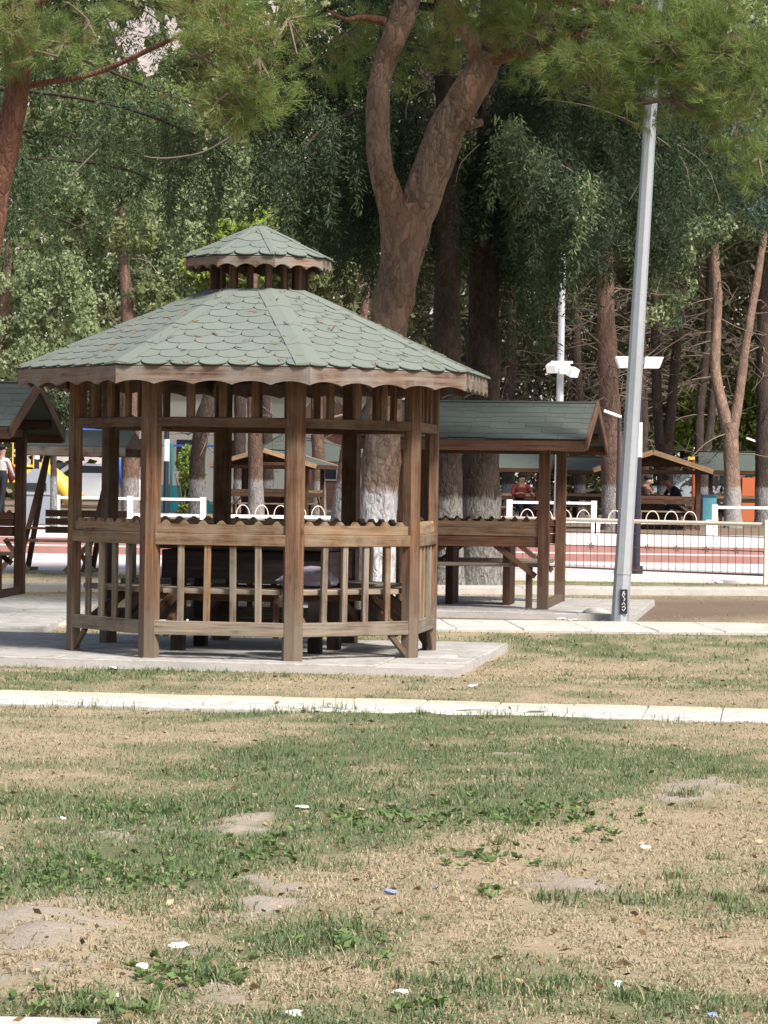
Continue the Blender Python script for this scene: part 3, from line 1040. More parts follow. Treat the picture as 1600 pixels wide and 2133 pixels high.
ZE, ZT = 1.855, 2.40         # eave and top ring (above the pad)
for k in range(8):
    p = oct_pt(k, RP)
    rad = p.normalized()
    e1 = (oct_pt(k + 1, RP) - p).normalized()
    e0 = (oct_pt(k - 1, RP) - p).normalized()
    w, th = 0.066, 0.062
    ring = [Vector((0, 0, 0)), e1 * w, e1 * w - (e1.cross(Vector((0, 0, 1)))) * -0 - rad * th * 0.95, -rad * th * 1.05, e0 * w - rad * th * 0.95, e0 * w]
    cen = p + rad * 0.012
    MB().prism_ring(list(reversed(ring)), cen, cen + Vector((0, 0, 1.83))).build('post', M['post'], gz_root)
ENTRY = 5                      # bay between post 5 and 6 is the way in
for k in range(8):
    p, q = oct_pt(k, RP), oct_pt(k + 1, RP)
    d = (q - p).normalized()
    nrm = Vector((d.y, -d.x, 0))
    if nrm.dot(p) < 0:
        nrm = -nrm
    a, b_ = p + d * 0.062, q - d * 0.062
    front = k in (0, 6, 7, 1)
    # frieze
    zc = 1.51
    MB().beam(a - nrm * 0.02 + Vector((0, 0, zc)), b_ - nrm * 0.02 + Vector((0, 0, zc)), 0.05, 0.062).build('frieze_rail', M['post'], gz_root)
    L = (b_ - a).length
    for i in range(3):
        c = a + d * L * (i + 1) / 4 - nrm * 0.02
        MB().beam(c + Vector((0, 0, zc + 0.031)), c + Vector((0, 0, 1.84)), 0.05, 0.03, up=nrm).build('frieze_slat', M['post'], gz_root)
    if k == ENTRY:
        continue
    # balustrade
    tooth_board(a - nrm * 0.005, b_ - nrm * 0.005, 0.80, 0.858, 0.026, 0.118, -0.034, nrm).build('toothed_rail', M['rail'], gz_root)
    MB().beam(a - nrm * 0.012 + Vector((0, 0, 0.761)), b_ - nrm * 0.012 + Vector((0, 0, 0.761)), 0.05, 0.074).build('handrail', M['rail'], gz_root)
    MB().beam(a - nrm * 0.015 + Vector((0, 0, 0.195)), b_ - nrm * 0.015 + Vector((0, 0, 0.195)), 0.045, 0.09).build('bottom_rail', M['grey_rail'], gz_root)
    for i in range(4):
        c = a + d * L * (i + 1) / 5 - nrm * 0.014 + d * rnd.uniform(-.006, .006)
        tilt = d * rnd.uniform(-.006, .006)
        MB().beam(c + Vector((0, 0, 0.238)), c + tilt + Vector((0, 0, 0.726)), 0.042, 0.03, up=nrm).build('baluster', M['grey_rail'] if rnd.random() < .7 else M['rail'], gz_root)
    # bench: three planks on sloping brackets, and a dark back board below the rail on the far bays
    for j in range(3):
        o0 = -nrm * (0.10 + 0.105 * j)
        s = 0.43 - 0.0
        cut = d * (0.042 * (j + 1))
        MB().beam(a + o0 + cut + Vector((0, 0, s)), b_ + o0 - cut + Vector((0, 0, s)), 0.095, 0.034).build('seat_plank', M['grey_rail'], gz_root)
    for e, sg in ((a, 1), (b_, -1)):
        foot = e + d * sg * 0.06 - nrm * 0.03
        tip = e + d * sg * 0.12 - nrm * 0.34
        MB().beam(foot + Vector((0, 0, 0.16)), tip + Vector((0, 0, 0.395)), 0.04, 0.06).build('bench_bracket', M['red_wood'], gz_root)
        # knee brace under the bottom rail
        if (k, sg) in ((6, 1), (0, -1), (1, -1), (2, 1), (3, -1)):
            MB().beam(e + d * sg * 0.0 - nrm * 0.02 + Vector((0, 0, 0.02)), e + d * sg * 0.13 - nrm * 0.02 + Vector((0, 0, 0.15)), 0.03, 0.035).build('knee_brace', M['red_wood'], gz_root)
    MB().beam(a - nrm * 0.33 + d * .12 + Vector((0, 0, 0.385)), b_ - nrm * 0.33 - d * .12 + Vector((0, 0, 0.385)), 0.035, 0.05).build('seat_bearer', M['red_wood'], gz_root)


def oct_roof(root, re, rt, ze, zt, w, expo, deck_th, fas_h, fas_d, pitch, front_faces, capw, rafters):
    hidden = MB()
    for k in range(8):
        A, B = oct_pt(k, re, ze), oct_pt(k + 1, re, ze)
        C_, D_ = oct_pt(k + 1, rt, zt), oct_pt(k, rt, zt)
        mid0, mid1 = (A + B) / 2, (C_ + D_) / 2
        U = (B - A).normalized()
        V = (mid1 - mid0)
        H = V.length
        V.normalize()
        N = U.cross(V).normalized()
        if N.z < 0:
            N = -N
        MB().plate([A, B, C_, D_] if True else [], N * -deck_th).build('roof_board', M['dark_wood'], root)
        MB().plate([A + N * .001, B + N * .001, C_ + N * .001, D_ + N * .001], N * .002).build('underlay', M['shingle'], root)
        hw0, hw1 = (B - A).length / 2, (C_ - D_).length / 2
        sl = (hw0 - hw1) / H
        # |u| <= hw0 - sl*v
        planes = [(1, sl, hw0), (-1, sl, hw0), (0, -1, 0.02), (0, 1, H)]
        sgn = 1
        O = mid0 + N * 0.0035
        lay_shingles(root, O, U, V, N, H, planes, w, expo, M['shingle'], 'scale', None if k in front_faces else hidden)
        # fascia board
        outn = Vector((mid0.x, mid0.y, 0)).normalized()
        dd = (B - A).normalized()
        tanh = math.tan(R(22.5)) * 0.024
        scallop_board(A - Vector((0, 0, A.z)) + dd * 0.001, B - Vector((0, 0, B.z)) - dd * 0.001, ze - 0.004, fas_h, fas_d, pitch, 0.024, -outn).build('fascia_board', M['fascia'], root)
        # hip cap
        h0, h1 = A + Vector((0, 0, 0.012)), D_ + Vector((0, 0, 0.012))
        dirh = (h1 - h0).normalized()
        Np = (oct_pt(k, 1, 0) - oct_pt(k - 1, 1, 0)).normalized()
        Uo = (oct_pt(k + 1, re, ze) - A).normalized()
        Ui = (oct_pt(k - 1, re, ze) - A).normalized()
        s1 = (Uo - dirh * Uo.dot(dirh)).normalized()
        s0 = (Ui - dirh * Ui.dot(dirh)).normalized()
        m = MB()
        ln = (h1 - h0).length
        nseg = max(2, int(ln / 0.3))
        for s in range(nseg):
            t0, t1 = s / nseg, (s + 1) / nseg + 0.02
            wa, wb = capw, capw * 0.96
            lift = Vector((0, 0, 0.010))
            q0, q1 = h0 + dirh * ln * t0 + lift * 1.6, h0 + dirh * ln * min(t1, 1.0) + lift * 0.8
            o = len(m.v)
            dn = Vector((0, 0, -0.009))
            m.v += [q0 + s0 * wa, q0, q0 + s1 * wa, q1 + s1 * wb, q1, q1 + s0 * wb, q0 + s0 * wa + dn, q0 + dn, q0 + s1 * wa + dn, q1 + s1 * wb + dn, q1 + s0 * wb + dn]
            m.face((o, o + 1, o + 4, o + 5))
            m.face((o + 1, o + 2, o + 3, o + 4))
            m.face((o + 6, o + 7, o + 1, o))
            m.face((o + 7, o + 8, o + 2, o + 1))
            m.face((o + 8, o + 9, o + 3, o + 2))
            m.face((o + 10, o + 6, o, o + 5))
        m.build('hip_cap', M['shingle'], root)
        if rafters:
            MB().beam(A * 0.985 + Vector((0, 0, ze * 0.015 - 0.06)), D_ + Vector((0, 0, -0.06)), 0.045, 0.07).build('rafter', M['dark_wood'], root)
    if rafters:
        nr = np.random.RandomState(3)
        Cn, Dn = [], []
        for k in range(8):
            A, B, C_, D_ = (np.array(x) for x in (oct_pt(k, re, ze), oct_pt(k + 1, re, ze), oct_pt(k + 1, rt, zt), oct_pt(k, rt, zt)))
            nn = np.cross(B - A, D_ - A)
            nn = nn / np.linalg.norm(nn)
            nn = nn if nn[2] > 0 else -nn
            for _ in range(38):
                v_, u_ = nr.uniform() ** 1.3, nr.uniform()
                p = (A + (B - A) * u_) * (1 - v_) + (D_ + (C_ - D_) * u_) * v_
                d_ = (B - A) * nr.normal() + (D_ - A) * nr.normal()
                for _k in range(nr.randint(1, 4)):
                    Cn.append(p + nn * .022 + nr.normal(size=3) * .02 * (1 - np.abs(nn)))
                    Dn.append(d_ + nr.normal(size=3) * .35 * np.linalg.norm(d_))
        Cn, Dn = np.array(Cn), np.array(Dn)
        V_, Q_, T_ = leaf_cards(Cn, Dn, nr.uniform(.04, .10, len(Cn)), nr.uniform(0, 1, len(Cn)), 12.0, nr)
        put('fallen_needles', fast_mesh('fallen_needles', V_, quads=Q_, tint=T_, mat=m_leaf('dry_needles', [(0, (.09, .055, .03)), (1, (.24, .16, .09))], .1)), root, kind='stuff')
    if hidden.v:
        hidden.build('rear_shingles', M['shingle'], root, kind='stuff')


oct_roof(gz_root, RE, RT, ZE, ZT, 0.185, 0.114, 0.02, 0.112, 0.024, 0.235, (7, 0, 1, 6, 2), 0.088, True)
# lantern: ring, little posts, upper roof and cap
for k in range(8):
    p = oct_pt(k, 0.315)
    MB().beam(p + Vector((0, 0, 2.36)), p + Vector((0, 0, 2.60)), 0.042, 0.042, up=p.normalized()).build('lantern_post', M['red_wood'], gz_root)
    p2 = (oct_pt(k, 0.315) + oct_pt(k + 1, 0.315)) / 2
    MB().beam(p2 + Vector((0, 0, 2.36)), p2 + Vector((0, 0, 2.60)), 0.032, 0.032, up=p2.normalized()).build('lantern_post', M['red_wood'], gz_root)
m = MB()
m.plate([oct_pt(k, 0.37, 2.392) for k in range(8)], (0, 0, 0.02))
m.build('lantern_floor', M['felt'], gz_root)
oct_roof(gz_root, 0.505, 0.05, 2.625, 2.835, 0.165, 0.116, 0.014, 0.075, 0.026, 0.135, (7, 0, 1, 6, 2), 0.03, False)
m = MB()
m.tube([(0, 0, 2.80), (0, 0, 2.862), (0, 0, 2.868)], [0.066, 0.05, 0.02], 8)
m.build('roof_cap', M['felt'], gz_root)
m = MB()
m.tube([(0, 0, 2.62), (0, 0, 2.53)], [0.05, 0.004], 4)
m.build('pendant', M['dark_wood'], gz_root)

# table under the gazebo roof and the bundle on its bench
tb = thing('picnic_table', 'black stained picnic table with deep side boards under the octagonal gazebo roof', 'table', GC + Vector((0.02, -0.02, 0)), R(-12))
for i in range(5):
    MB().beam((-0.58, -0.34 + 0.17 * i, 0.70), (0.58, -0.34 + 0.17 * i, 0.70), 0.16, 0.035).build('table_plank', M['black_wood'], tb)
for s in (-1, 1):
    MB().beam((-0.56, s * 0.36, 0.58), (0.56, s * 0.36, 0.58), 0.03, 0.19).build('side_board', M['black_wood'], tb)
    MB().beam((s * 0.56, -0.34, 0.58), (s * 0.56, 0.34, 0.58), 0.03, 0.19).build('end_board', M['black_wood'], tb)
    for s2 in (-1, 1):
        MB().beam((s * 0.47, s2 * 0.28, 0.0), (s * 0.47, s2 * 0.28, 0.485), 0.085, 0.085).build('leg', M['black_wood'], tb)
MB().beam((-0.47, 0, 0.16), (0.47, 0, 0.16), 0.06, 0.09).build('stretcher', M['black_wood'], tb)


def blob(name, label, cat, loc, r, mat, seed, squash=(1, 1, 1), rough=0.35, group=None, sub=2):
    me = bpy.data.meshes.new(name)
    import bmesh
    bm = bmesh.new()
    bmesh.ops.create_icosphere(bm, subdivisions=sub, radius=1.0)
    A = np.array([v.co[:] for v in bm.verts])
    k = 1 + rough * 2 * (fbm(A * 1.7 + seed * 3.1, seed, 3) - 0.5)
    for v, kk in zip(bm.verts, k):
        v.co = Vector((v.co.x * squash[0], v.co.y * squash[1], v.co.z * squash[2])) * r * kk
    bm.to_mesh(me)
    bm.free()
    me.materials.append(mat)
    o = put(name, me, label=label, cat=cat, group=group)
    o.location = loc
    return o


bp = oct_pt(0, 0.86) * 0.5 + oct_pt(1, 0.86) * 0.5
sk = blob('jacket', 'crumpled grey purple jacket on the gazebo bench beside the table', 'jacket', GC + bp.lerp(oct_pt(0, 0.95), .4) + Vector((0, 0, 0.515)), 0.15, M['cloth_grey'], 5, (1.25, .6, .5), 0.5, sub=3)


# ------------------------------------------------------------------ gable shelters
def shelter(label, loc, rot, L, W, ze, zr, ovx, ovy, near, wood, shing, sides=('front', 'back', 'left'), group='gable roofed picnic shelters', posts=True, bars=None, seed=1):
    root = thing('picnic_shelter', label, 'shelter', loc, rot, group)
    hx, hy = L / 2, W / 2
    X, Y = hx + ovx, hy + ovy
    slope = (zr - ze) / Y
    for s in (-1, 1):
        A, B = Vector((-X, s * Y, ze)), Vector((X, s * Y, ze))
        C_, D_ = Vector((X, 0, zr)), Vector((-X, 0, zr))
        N = Vector((0, s * slope, 1)).normalized()
        if s < 0:
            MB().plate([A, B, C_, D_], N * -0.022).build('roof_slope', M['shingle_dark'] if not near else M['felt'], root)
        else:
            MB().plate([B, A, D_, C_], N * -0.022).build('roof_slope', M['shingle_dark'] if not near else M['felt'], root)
        if near and s < 0:
            U = Vector((1, 0, 0))
            V = (D_ - A).normalized()
            H = (D_ - A).length
            lay_shingles(root, Vector((0, s * Y, ze)) + N * 0.001, U, V, N, H, [(1, 0, X), (-1, 0, X), (0, -1, 0.02), (0, 1, H)], 0.33, H / 7.0, shing, 'tab', None, -X - .4, X + .4, 0.22)
        # eave fascia
        MB().beam((-X, s * (Y - 0.0), ze - 0.055), (X, s * (Y - 0.0), ze - 0.055), 0.024, 0.10).build('fascia_board', wood, root)
        # barge boards on both gables
        for e in (-1, 1):
            MB().beam((e * (X + 0.012), s * (Y + 0.02), ze - 0.045), (e * (X + 0.012), s * 0.004, zr - 0.03), 0.024, 0.11, up=(0, -s * slope, 1)).build('barge_board', M['pale_wood'] if bars == 'pale' else wood, root)
    MB().beam((-X - .01, 0, zr + 0.006), (X + .01, 0, zr + 0.006), 0.16, 0.018).build('ridge_cap', shing, root)
    for e in (-1, 1):
        MB().plate([Vector((e * hx, -hy, ze + slope * ovy - 0.02)), Vector((e * hx, hy, ze + slope * ovy - 0.02)), Vector((e * hx, 0, zr - 0.03))], (e * 0.018, 0, 0)).build('gable_panel', M['dark_wood'], root)
    zb = ze + slope * ovy - 0.07
    for s in (-1, 1):
        MB().beam((-X + .05, s * hy, zb), (X - .05, s * hy, zb), 0.07, 0.09).build('wall_plate', wood, root)
        MB().beam((s * hx, -hy - .2, zb - 0.08), (s * hx, hy + .2, zb - 0.08), 0.06, 0.08).build('tie_beam', wood, root)
        for e in (-1, 1):
            MB().beam((e * hx, s * hy, 0), (e * hx, s * hy, zb - 0.045), 0.10, 0.10).build('post', wood, root)
    ends = {'front': ((-hx, -hy), (hx, -hy)), 'back': ((-hx, hy), (hx, hy)), 'left': ((-hx, -hy), (-hx, hy)), 'right': ((hx, -hy), (hx, hy))}
    for sd in sides:
        (x0, y0), (x1, y1) = ends[sd]
        a, b_ = Vector((x0, y0, 0)), Vector((x1, y1, 0))
        d = (b_ - a).normalized()
        nrm = Vector((d.y, -d.x, 0))
        if nrm.dot((a + b_) / 2) < 0:
            nrm = -nrm
        a, b_ = a + d * 0.052, b_ - d * 0.052
        z = Vector((0, 0, 1))
        if near:
            tooth_board(a, b_, 0.745, 0.80, 0.028, 0.11, -0.034, nrm).build('toothed_rail', M['rail'] if sd == 'front' else wood, root)
        MB().beam(a + z * 0.705, b_ + z * 0.705, 0.045, 0.075).build('handrail', M['rail'] if sd == 'front' else wood, root)
        MB().beam(a + z * 0.615, b_ + z * 0.615, 0.035, 0.095).build('back_board', wood, root)
        for j in range(2):
            MB().beam(a - nrm * (0.12 + 0.13 * j) + z * 0.40, b_ - nrm * (0.12 + 0.13 * j) + z * 0.40, 0.12, 0.035).build('seat_plank', M['grey_rail'], root)
        for e, sg in ((a, 1), (b_, -1)):
            MB().beam(e + d * sg * 0.02 - nrm * 0.03 + z * 0.30, e + d * sg * 0.42 - nrm * 0.03 + z * 0.60, 0.035, 0.05).build('brace', wood, root)
            MB().beam(e + d * sg * 0.1 - nrm * 0.28, e + d * sg * 0.1 - nrm * 0.28 + z * 0.38, 0.06, 0.05).build('bench_leg', wood, root)
    # sill timbers under the open gable
    for s in (-1, 1):
        MB().beam((hx, -hy + .05, 0.035), (hx, hy - .05, 0.035), 0.07, 0.07).build('sill', wood, root) if s > 0 else None
    # table
    for i in range(4):
        MB().beam((-hx * .55, -0.27 + 0.18 * i, 0.70), (hx * .55, -0.27 + 0.18 * i, 0.70), 0.17, 0.035).build('table_plank', M['dark_wood'], root)
    for s in (-1, 1):
        MB().beam((s * hx * .4, 0, 0), (s * hx * .4, 0, 0.68), 0.5, 0.07, up=(1, 0, 0)).build('table_leg', M['dark_wood'], root)
    return root


shD = shelter('timber picnic shelter with a green tab-shingle roof beside the tall grey lamp pole', SDC, SD_ROT, 1.36, 1.95, 1.55, 1.92, 0.40, 0.42, True, M['red_wood'], M['shingle_dark'])
shB = shelter('shelter at the left edge with its dark gable beside the octagonal gazebo', Vector((-4.60, 28.0, 0.05)), R(-4), 1.9, 1.9, 1.60, 2.05, 0.34, 0.40, True, M['dark_wood'], M['shingle_dark'], sides=('front', 'back'))


def at_back(px, D):
    v = P(px, 1000, D)
    return Vector((v.x, v.y, BZ))


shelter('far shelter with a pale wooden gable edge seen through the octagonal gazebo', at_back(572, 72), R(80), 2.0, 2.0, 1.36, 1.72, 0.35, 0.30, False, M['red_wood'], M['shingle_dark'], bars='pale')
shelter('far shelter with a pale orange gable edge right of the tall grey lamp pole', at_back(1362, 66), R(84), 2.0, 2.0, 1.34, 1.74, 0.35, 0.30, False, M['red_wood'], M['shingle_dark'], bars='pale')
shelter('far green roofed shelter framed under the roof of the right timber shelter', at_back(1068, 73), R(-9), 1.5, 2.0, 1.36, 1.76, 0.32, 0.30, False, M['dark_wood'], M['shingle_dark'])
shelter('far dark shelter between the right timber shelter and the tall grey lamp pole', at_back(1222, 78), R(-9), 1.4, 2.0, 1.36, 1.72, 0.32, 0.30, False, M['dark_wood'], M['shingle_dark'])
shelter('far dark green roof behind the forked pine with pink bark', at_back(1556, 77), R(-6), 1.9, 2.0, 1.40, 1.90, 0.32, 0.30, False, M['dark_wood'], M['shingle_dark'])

# hip roofed pavilion far behind
pv = thing('pavilion', 'larger far pavilion with a dark green hipped roof behind the pale-gabled shelter', 'pavilion', at_back(622, 84), R(8))
apex = Vector((0, 0, 2.55))
for k in range(4):
    a, b_ = R(45 + 90 * k), R(135 + 90 * k)
    A, B = Vector((math.cos(a) * 2.5, math.sin(a) * 2.5, 1.5)), Vector((math.cos(b_) * 2.5, math.sin(b_) * 2.5, 1.5))
    N = (B - A).cross(apex - A).normalized()
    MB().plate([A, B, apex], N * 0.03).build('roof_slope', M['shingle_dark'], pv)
    MB().beam(A + Vector((0, 0, -.06)), B + Vector((0, 0, -.06)), 0.03, 0.12).build('fascia_board', M['dark_wood'], pv)
    q = A * 0.82
    MB().beam((q.x, q.y, 0), (q.x, q.y, 1.6), 0.11, 0.11).build('post', M['dark_wood'], pv)
    q2 = (A + B) * 0.5 * 0.82
    MB().beam((q2.x, q2.y, 0), (q2.x, q2.y, 1.5), 0.11, 0.11).build('post', M['dark_wood'], pv)
    MB().beam(Vector((A.x, A.y, 0)) * 0.82 + Vector((0, 0, .6)), Vector((B.x, B.y, 0)) * 0.82 + Vector((0, 0, .6)), 0.04, 0.25).build('handrail', M['dark_wood'], pv)

# canopy bench on the left
cb = thing('canopy_bench', 'wooden bench with slanting posts and a small roof behind the left shelter', 'bench', Vector((G(118, 1193).x, G(118, 1193).y, 0.02)), R(-6))
for s in (-1, 1):
    x = s * 0.42
    for yy, lean in ((-0.28, 0.32), (0.28, 0.26)):
        MB().beam((x - 0.02, yy, 0.0), (x + lean, yy * 0.5, 1.52), 0.05, 0.06).build('slanting_post', M['dark_wood'], cb)
    MB().beam((x - 0.26, -0.25, 0.0), (x + 0.08, -0.25, 0.40), 0.04, 0.06).build('cross_leg', M['red_wood'], cb)
    MB().beam((x + 0.10, -0.22, 0.0), (x - 0.20, -0.22, 0.40), 0.04, 0.06).build('cross_leg', M['red_wood'], cb)
    MB().beam((x + 0.05, -.45, 0.02), (x + 0.05, .45, 0.02), 0.06, 0.04).build('foot', M['red_wood'], cb)
for j in range(3):
    MB().beam((-0.62, -0.2 + j * .13, 0.385), (0.80, -0.2 + j * .13, 0.385), 0.12, 0.03).build('seat_plank', M['grey_rail'], cb)
for j in range(3):
    MB().beam((-0.2, 0.22, 0.52 + j * .105), (0.85, 0.22, 0.52 + j * .105), 0.025, 0.085).build('back_plank', M['red_wood'], cb)
MB().beam((-0.55, -0.3, 0.545), (-0.1, -0.3, 0.545), 0.16, 0.03).build('arm_rest', M['red_wood'], cb)
for s in (-1, 1):
    A, B = Vector((-0.35, s * 0.62, 1.56)), Vector((0.98, s * 0.62, 1.56))
    C_, D_ = Vector((0.98, 0, 1.76)), Vector((-0.35, 0, 1.76))
    MB().plate([A, B, C_, D_] if s < 0 else [B, A, D_, C_], (0, 0, 0.03)).build('roof_slope', M['shingle_dark'], cb)
    MB().beam(A + Vector((0, 0, -.05)), B + Vector((0, 0, -.05)), 0.03, 0.11).build('fascia_board', M['fascia'], cb)
for s in (-0.33, 0.96):
    MB().plate([Vector((s, -0.6, 1.555)), Vector((s, 0.6, 1.555)), Vector((s, 0, 1.755))], (0.02, 0, 0)).build('gable_panel', M['dark_wood'], cb)


# ------------------------------------------------------------------ lamps and fences
lp = G(1291, 1296)
top = P(1366, 60, lp.y)
lamp = thing('lamp_pole', 'tall grey galvanised eight-sided lamp pole leaning slightly beside the right shelter', 'lamp pole', lp)
tv = top - lp
n_p = 14
MB().tube([tv * (i / n_p) for i in range(n_p + 1)] + [tv * 1.35], [0.078 - 0.026 * i / n_p for i in range(n_p + 1)] + [0.045], 8).build('pole', M['galv'], lamp)
MB().box(-0.16, 0.16, -0.16, 0.16, -0.03, 0.006).build('base_plate', M['galv'], lamp)
MB().tube([tv * 0.081, tv * 0.087], [0.081, 0.081], 8).build('collar', M['galv'], lamp)
hd = MB()
hd.tube([tv * 1.34, tv * 1.36 + Vector((0.3, -0.25, 0.12)), tv * 1.36 + Vector((0.75, -0.6, 0.15))], 0.03, 8)
hd.build('lamp_arm', M['galv'], lamp)
q = tv * 1.36 + Vector((0.95, -0.78, 0.14))
MB().beam(q - Vector((.24, -.2, 0)), q + Vector((.24, -.2, 0)), 0.2, 0.08).build('lamp_head', M['galv'], lamp)
# door with a black sticker and white scrawl
q = tv * 0.034 + Vector((0.017, -0.079, 0))
MB().box(q.x - 0.034, q.x + 0.034, q.y - 0.004, q.y + 0.01, q.z - 0.1, q.z + 0.115).build('service_door', M['black_metal'], lamp)
sc_ = MB()
for pts in ([(-.008, .09), (.012, .075), (-.006, .05), (.012, .03), (0.0, .012)], [(-.014, -.02), (.0, .0), (.014, -.02)], [(-.012, -.045), (.006, -.03), (.016, -.05), (.0, -.075), (-.014, -.06)], [(0.004, .1), (-.016, .06)]):
    sc_.tube([(q.x + a, q.y - 0.0055, q.z + b_) for a, b_ in pts], 0.0032, 5)
sc_.build('scrawl', M['white_metal'], lamp)


def band_lamp(label, px, D, z, heads, h=3.0):
    v = P(px, 1000, D)
    t = thing('street_lamp', label, 'street lamp', Vector((v.x, v.y, z)), 0, 'black lamp posts with a white band')
    MB().tube([(0, 0, 0), (0, 0, 0.12), (0, 0, 0.121), (0, 0, 1.60 - z)], [0.10, 0.10, 0.062, 0.056], 12).build('lower_post', M['black_metal'], t)
    MB().tube([(0, 0, 1.60 - z), (0, 0, 2.07 - z)], [0.064, 0.064], 12).build('white_band', M['white_metal'], t)
    MB().tube([(0, 0, 2.07 - z), (0, 0, h)], [0.056, 0.05], 12).build('upper_post', M['black_metal'], t)
    for s in heads:
        MB().beam((s * 0.02, 0, h - 0.06), (s * 0.10, 0, h - 0.03), 0.04, 0.04).build('lamp_arm', M['black_metal'], t)
        m = MB()
        poly = [(0.06, 0.0), (0.27, 0.0), (0.325, 0.15), (0.08, 0.15)]
        m.plate([Vector((s * x, -0.14, h - 0.07 + z_)) for x, z_ in (poly if s > 0 else reversed(poly))], (0, 0.28, 0))
        m.build('lamp_head', M['lens'], t)
    return t


v0 = G(1319, 1197)
band_lamp('black lamp post with white band and white twin heads behind the grey pole', 1327, v0.y, 0.0, (-1, 1), 2.88)
band_lamp('black lamp post with white band seen through the octagonal gazebo', 346, 63.5, BZ, (-1, 1), 2.2)
band_lamp('black lamp post with white band beside the grey waste container', 76, 64, BZ, (), 2.0)

v = P(1163, 1000, 47)
wl = thing('floodlight_pole', 'slim white pole carrying a cluster of floodlights behind the right shelter', 'lamp pole', Vector((v.x, v.y, BZ)))
MB().tube([(0, 0, 0), (0, 0, 1.2), (0.02, 0, 5.2)], [0.075, 0.062, 0.05], 10).build('pole', M['pale_steel'], wl)
for (dx, dz, yaw) in ((-0.10, 0.03, -.5), (0.05, 0.02, .2), (0.15, -0.03, .7)):
    c = Vector((dx, -0.12, 3.02 + dz - BZ + .05))
    d = Vector((math.sin(yaw), -math.cos(yaw), -0.45)).normalized()
    MB().beam(c, c + d * 0.13, 0.17, 0.13).build('floodlight', M['lens'], wl)
MB().beam((-0.15, -0.06, 2.92), (0.2, -0.06, 2.92), 0.05, 0.04).build('bracket', M['white_metal'], wl)

# small street lights showing between the far trunks
for lab, px, py, D in (('small white lamp head on a thin pole left of the grey pole', 1277, 862, 58), ('small white lamp head on a thin pole beside the dark green far roof', 1568, 917, 80)):
    v = P(px, py, D)
    t = thing('street_lamp', lab, 'street lamp', Vector((v.x + .12, v.y, BZ)))
    MB().tube([(0, 0, 0), (0, 0, v.z - BZ)], [0.04, 0.03], 8).build('pole', M['black_metal'], t)
    MB().beam((-.30, 0, v.z - BZ + .06), (.04, 0, v.z - BZ - .06), 0.16, 0.05).build('lamp_head', M['lens'], t)

# iron fence in front of the plaza, right
fa, fb = G(1158, 1196), G(1596, 1215)
fd = (fb - fa)
fL = fd.length
fd.normalize()
fn = thing('iron_fence', 'low brown iron fence with rosettes in front of the red steps', 'fence', fa)
FH = 0.74
MB().tube([fd * -3.3 + Vector((0, 0, FH)), fd * fL + Vector((0, 0, FH))], 0.026, 8).build('top_rail', M['cream_metal'], fn)
MB().beam(fd * -3.3 + Vector((0, 0, .10)), fd * fL + Vector((0, 0, .10)), 0.02, 0.025).build('bottom_rail', M['rust_metal'], fn)
MB().beam(fd * -3.3 + Vector((0, 0, .40)), fd * fL + Vector((0, 0, .40)), 0.010, 0.012).build('middle_rail', M['rust_metal'], fn)
MB().beam(fd * -3.3 + Vector((0, 0, .58)), fd * fL + Vector((0, 0, .58)), 0.010, 0.012).build('upper_rail', M['rust_metal'], fn)
bar = MB().beam((0, 0, .112), (0, 0, FH - .02), 0.008, 0.008).mesh('bar', M['rust_metal'])
ros = MB()
for a in range(6):
    an = R(60 * a + 15)
    ros.beam((0, -.014, 0), (math.cos(an) * .045, -.014, math.sin(an) * .045), 0.014, 0.01, up=(0, 1, 0))
ros.tube([(0, -.026, 0), (0, 0.0, 0)], .018, 8)
rosm = ros.mesh('rosette', M['rust_metal'])
i = -26
while i * 0.122 < fL:
    put('bar', bar, fn, Matrix.Translation(fd * (i * .122)))
    if i % 4 == 1:
        put('rosette', rosm, fn, Matrix.Translation(fd * (i * .122) + Vector((0, -0.008, .40))))
    i += 1
MB().beam(fd * (fL + .02) + Vector((0, 0, -.02)), fd * (fL + .02) + Vector((0, 0, FH + .06)), 0.10, 0.10).build('post', M['cream_metal'], fn)
MB().beam(fd * -3.3 + Vector((0, 0, -.02)), fd * -3.3 + Vector((0, 0, FH + .06)), 0.10, 0.10).build('post', M['cream_metal'], fn)
for e in range(1, 3):
    pass


def white_fence(label, px0, px1, D, high, scroll=True):
    a, b_ = P(px0, 1000, D), P(px1, 1000, D)
    a.z = b_.z = 0.254
    t = thing('white_railing', label, 'railing', a, 0, 'white railings along the terrace')
    d = b_ - a
    L = d.length
    d.normalize()
    Z = Vector((0, 0, 1))
    MB().beam(Z * high, d * L + Z * high, 0.05, 0.05).build('top_rail', M['white_metal'], t)
    MB().beam(Z * 0.24, d * L + Z * 0.24, 0.045, 0.06).build('lower_rail', M['white_metal'], t)
    n = max(1, round(L / 1.7))
    for i in range(n + 1):
        MB().beam(d * (L * i / n), d * (L * i / n) + Z * (high + .05), 0.11, 0.11).build('post', M['white_metal'], t)
    if scroll:
        k = 0
        x = 0.35
        while x < L - 0.2:
            pts = [d * (x + 0.13 * math.cos(R(a_))) + Z * (0.27 + 0.20 * math.sin(R(a_))) for a_ in range(0, 181, 20)]
            MB().tube(pts, 0.009, 6, cap=True).build('scroll', M['cream_metal'], t)
            x += 0.37
    return t


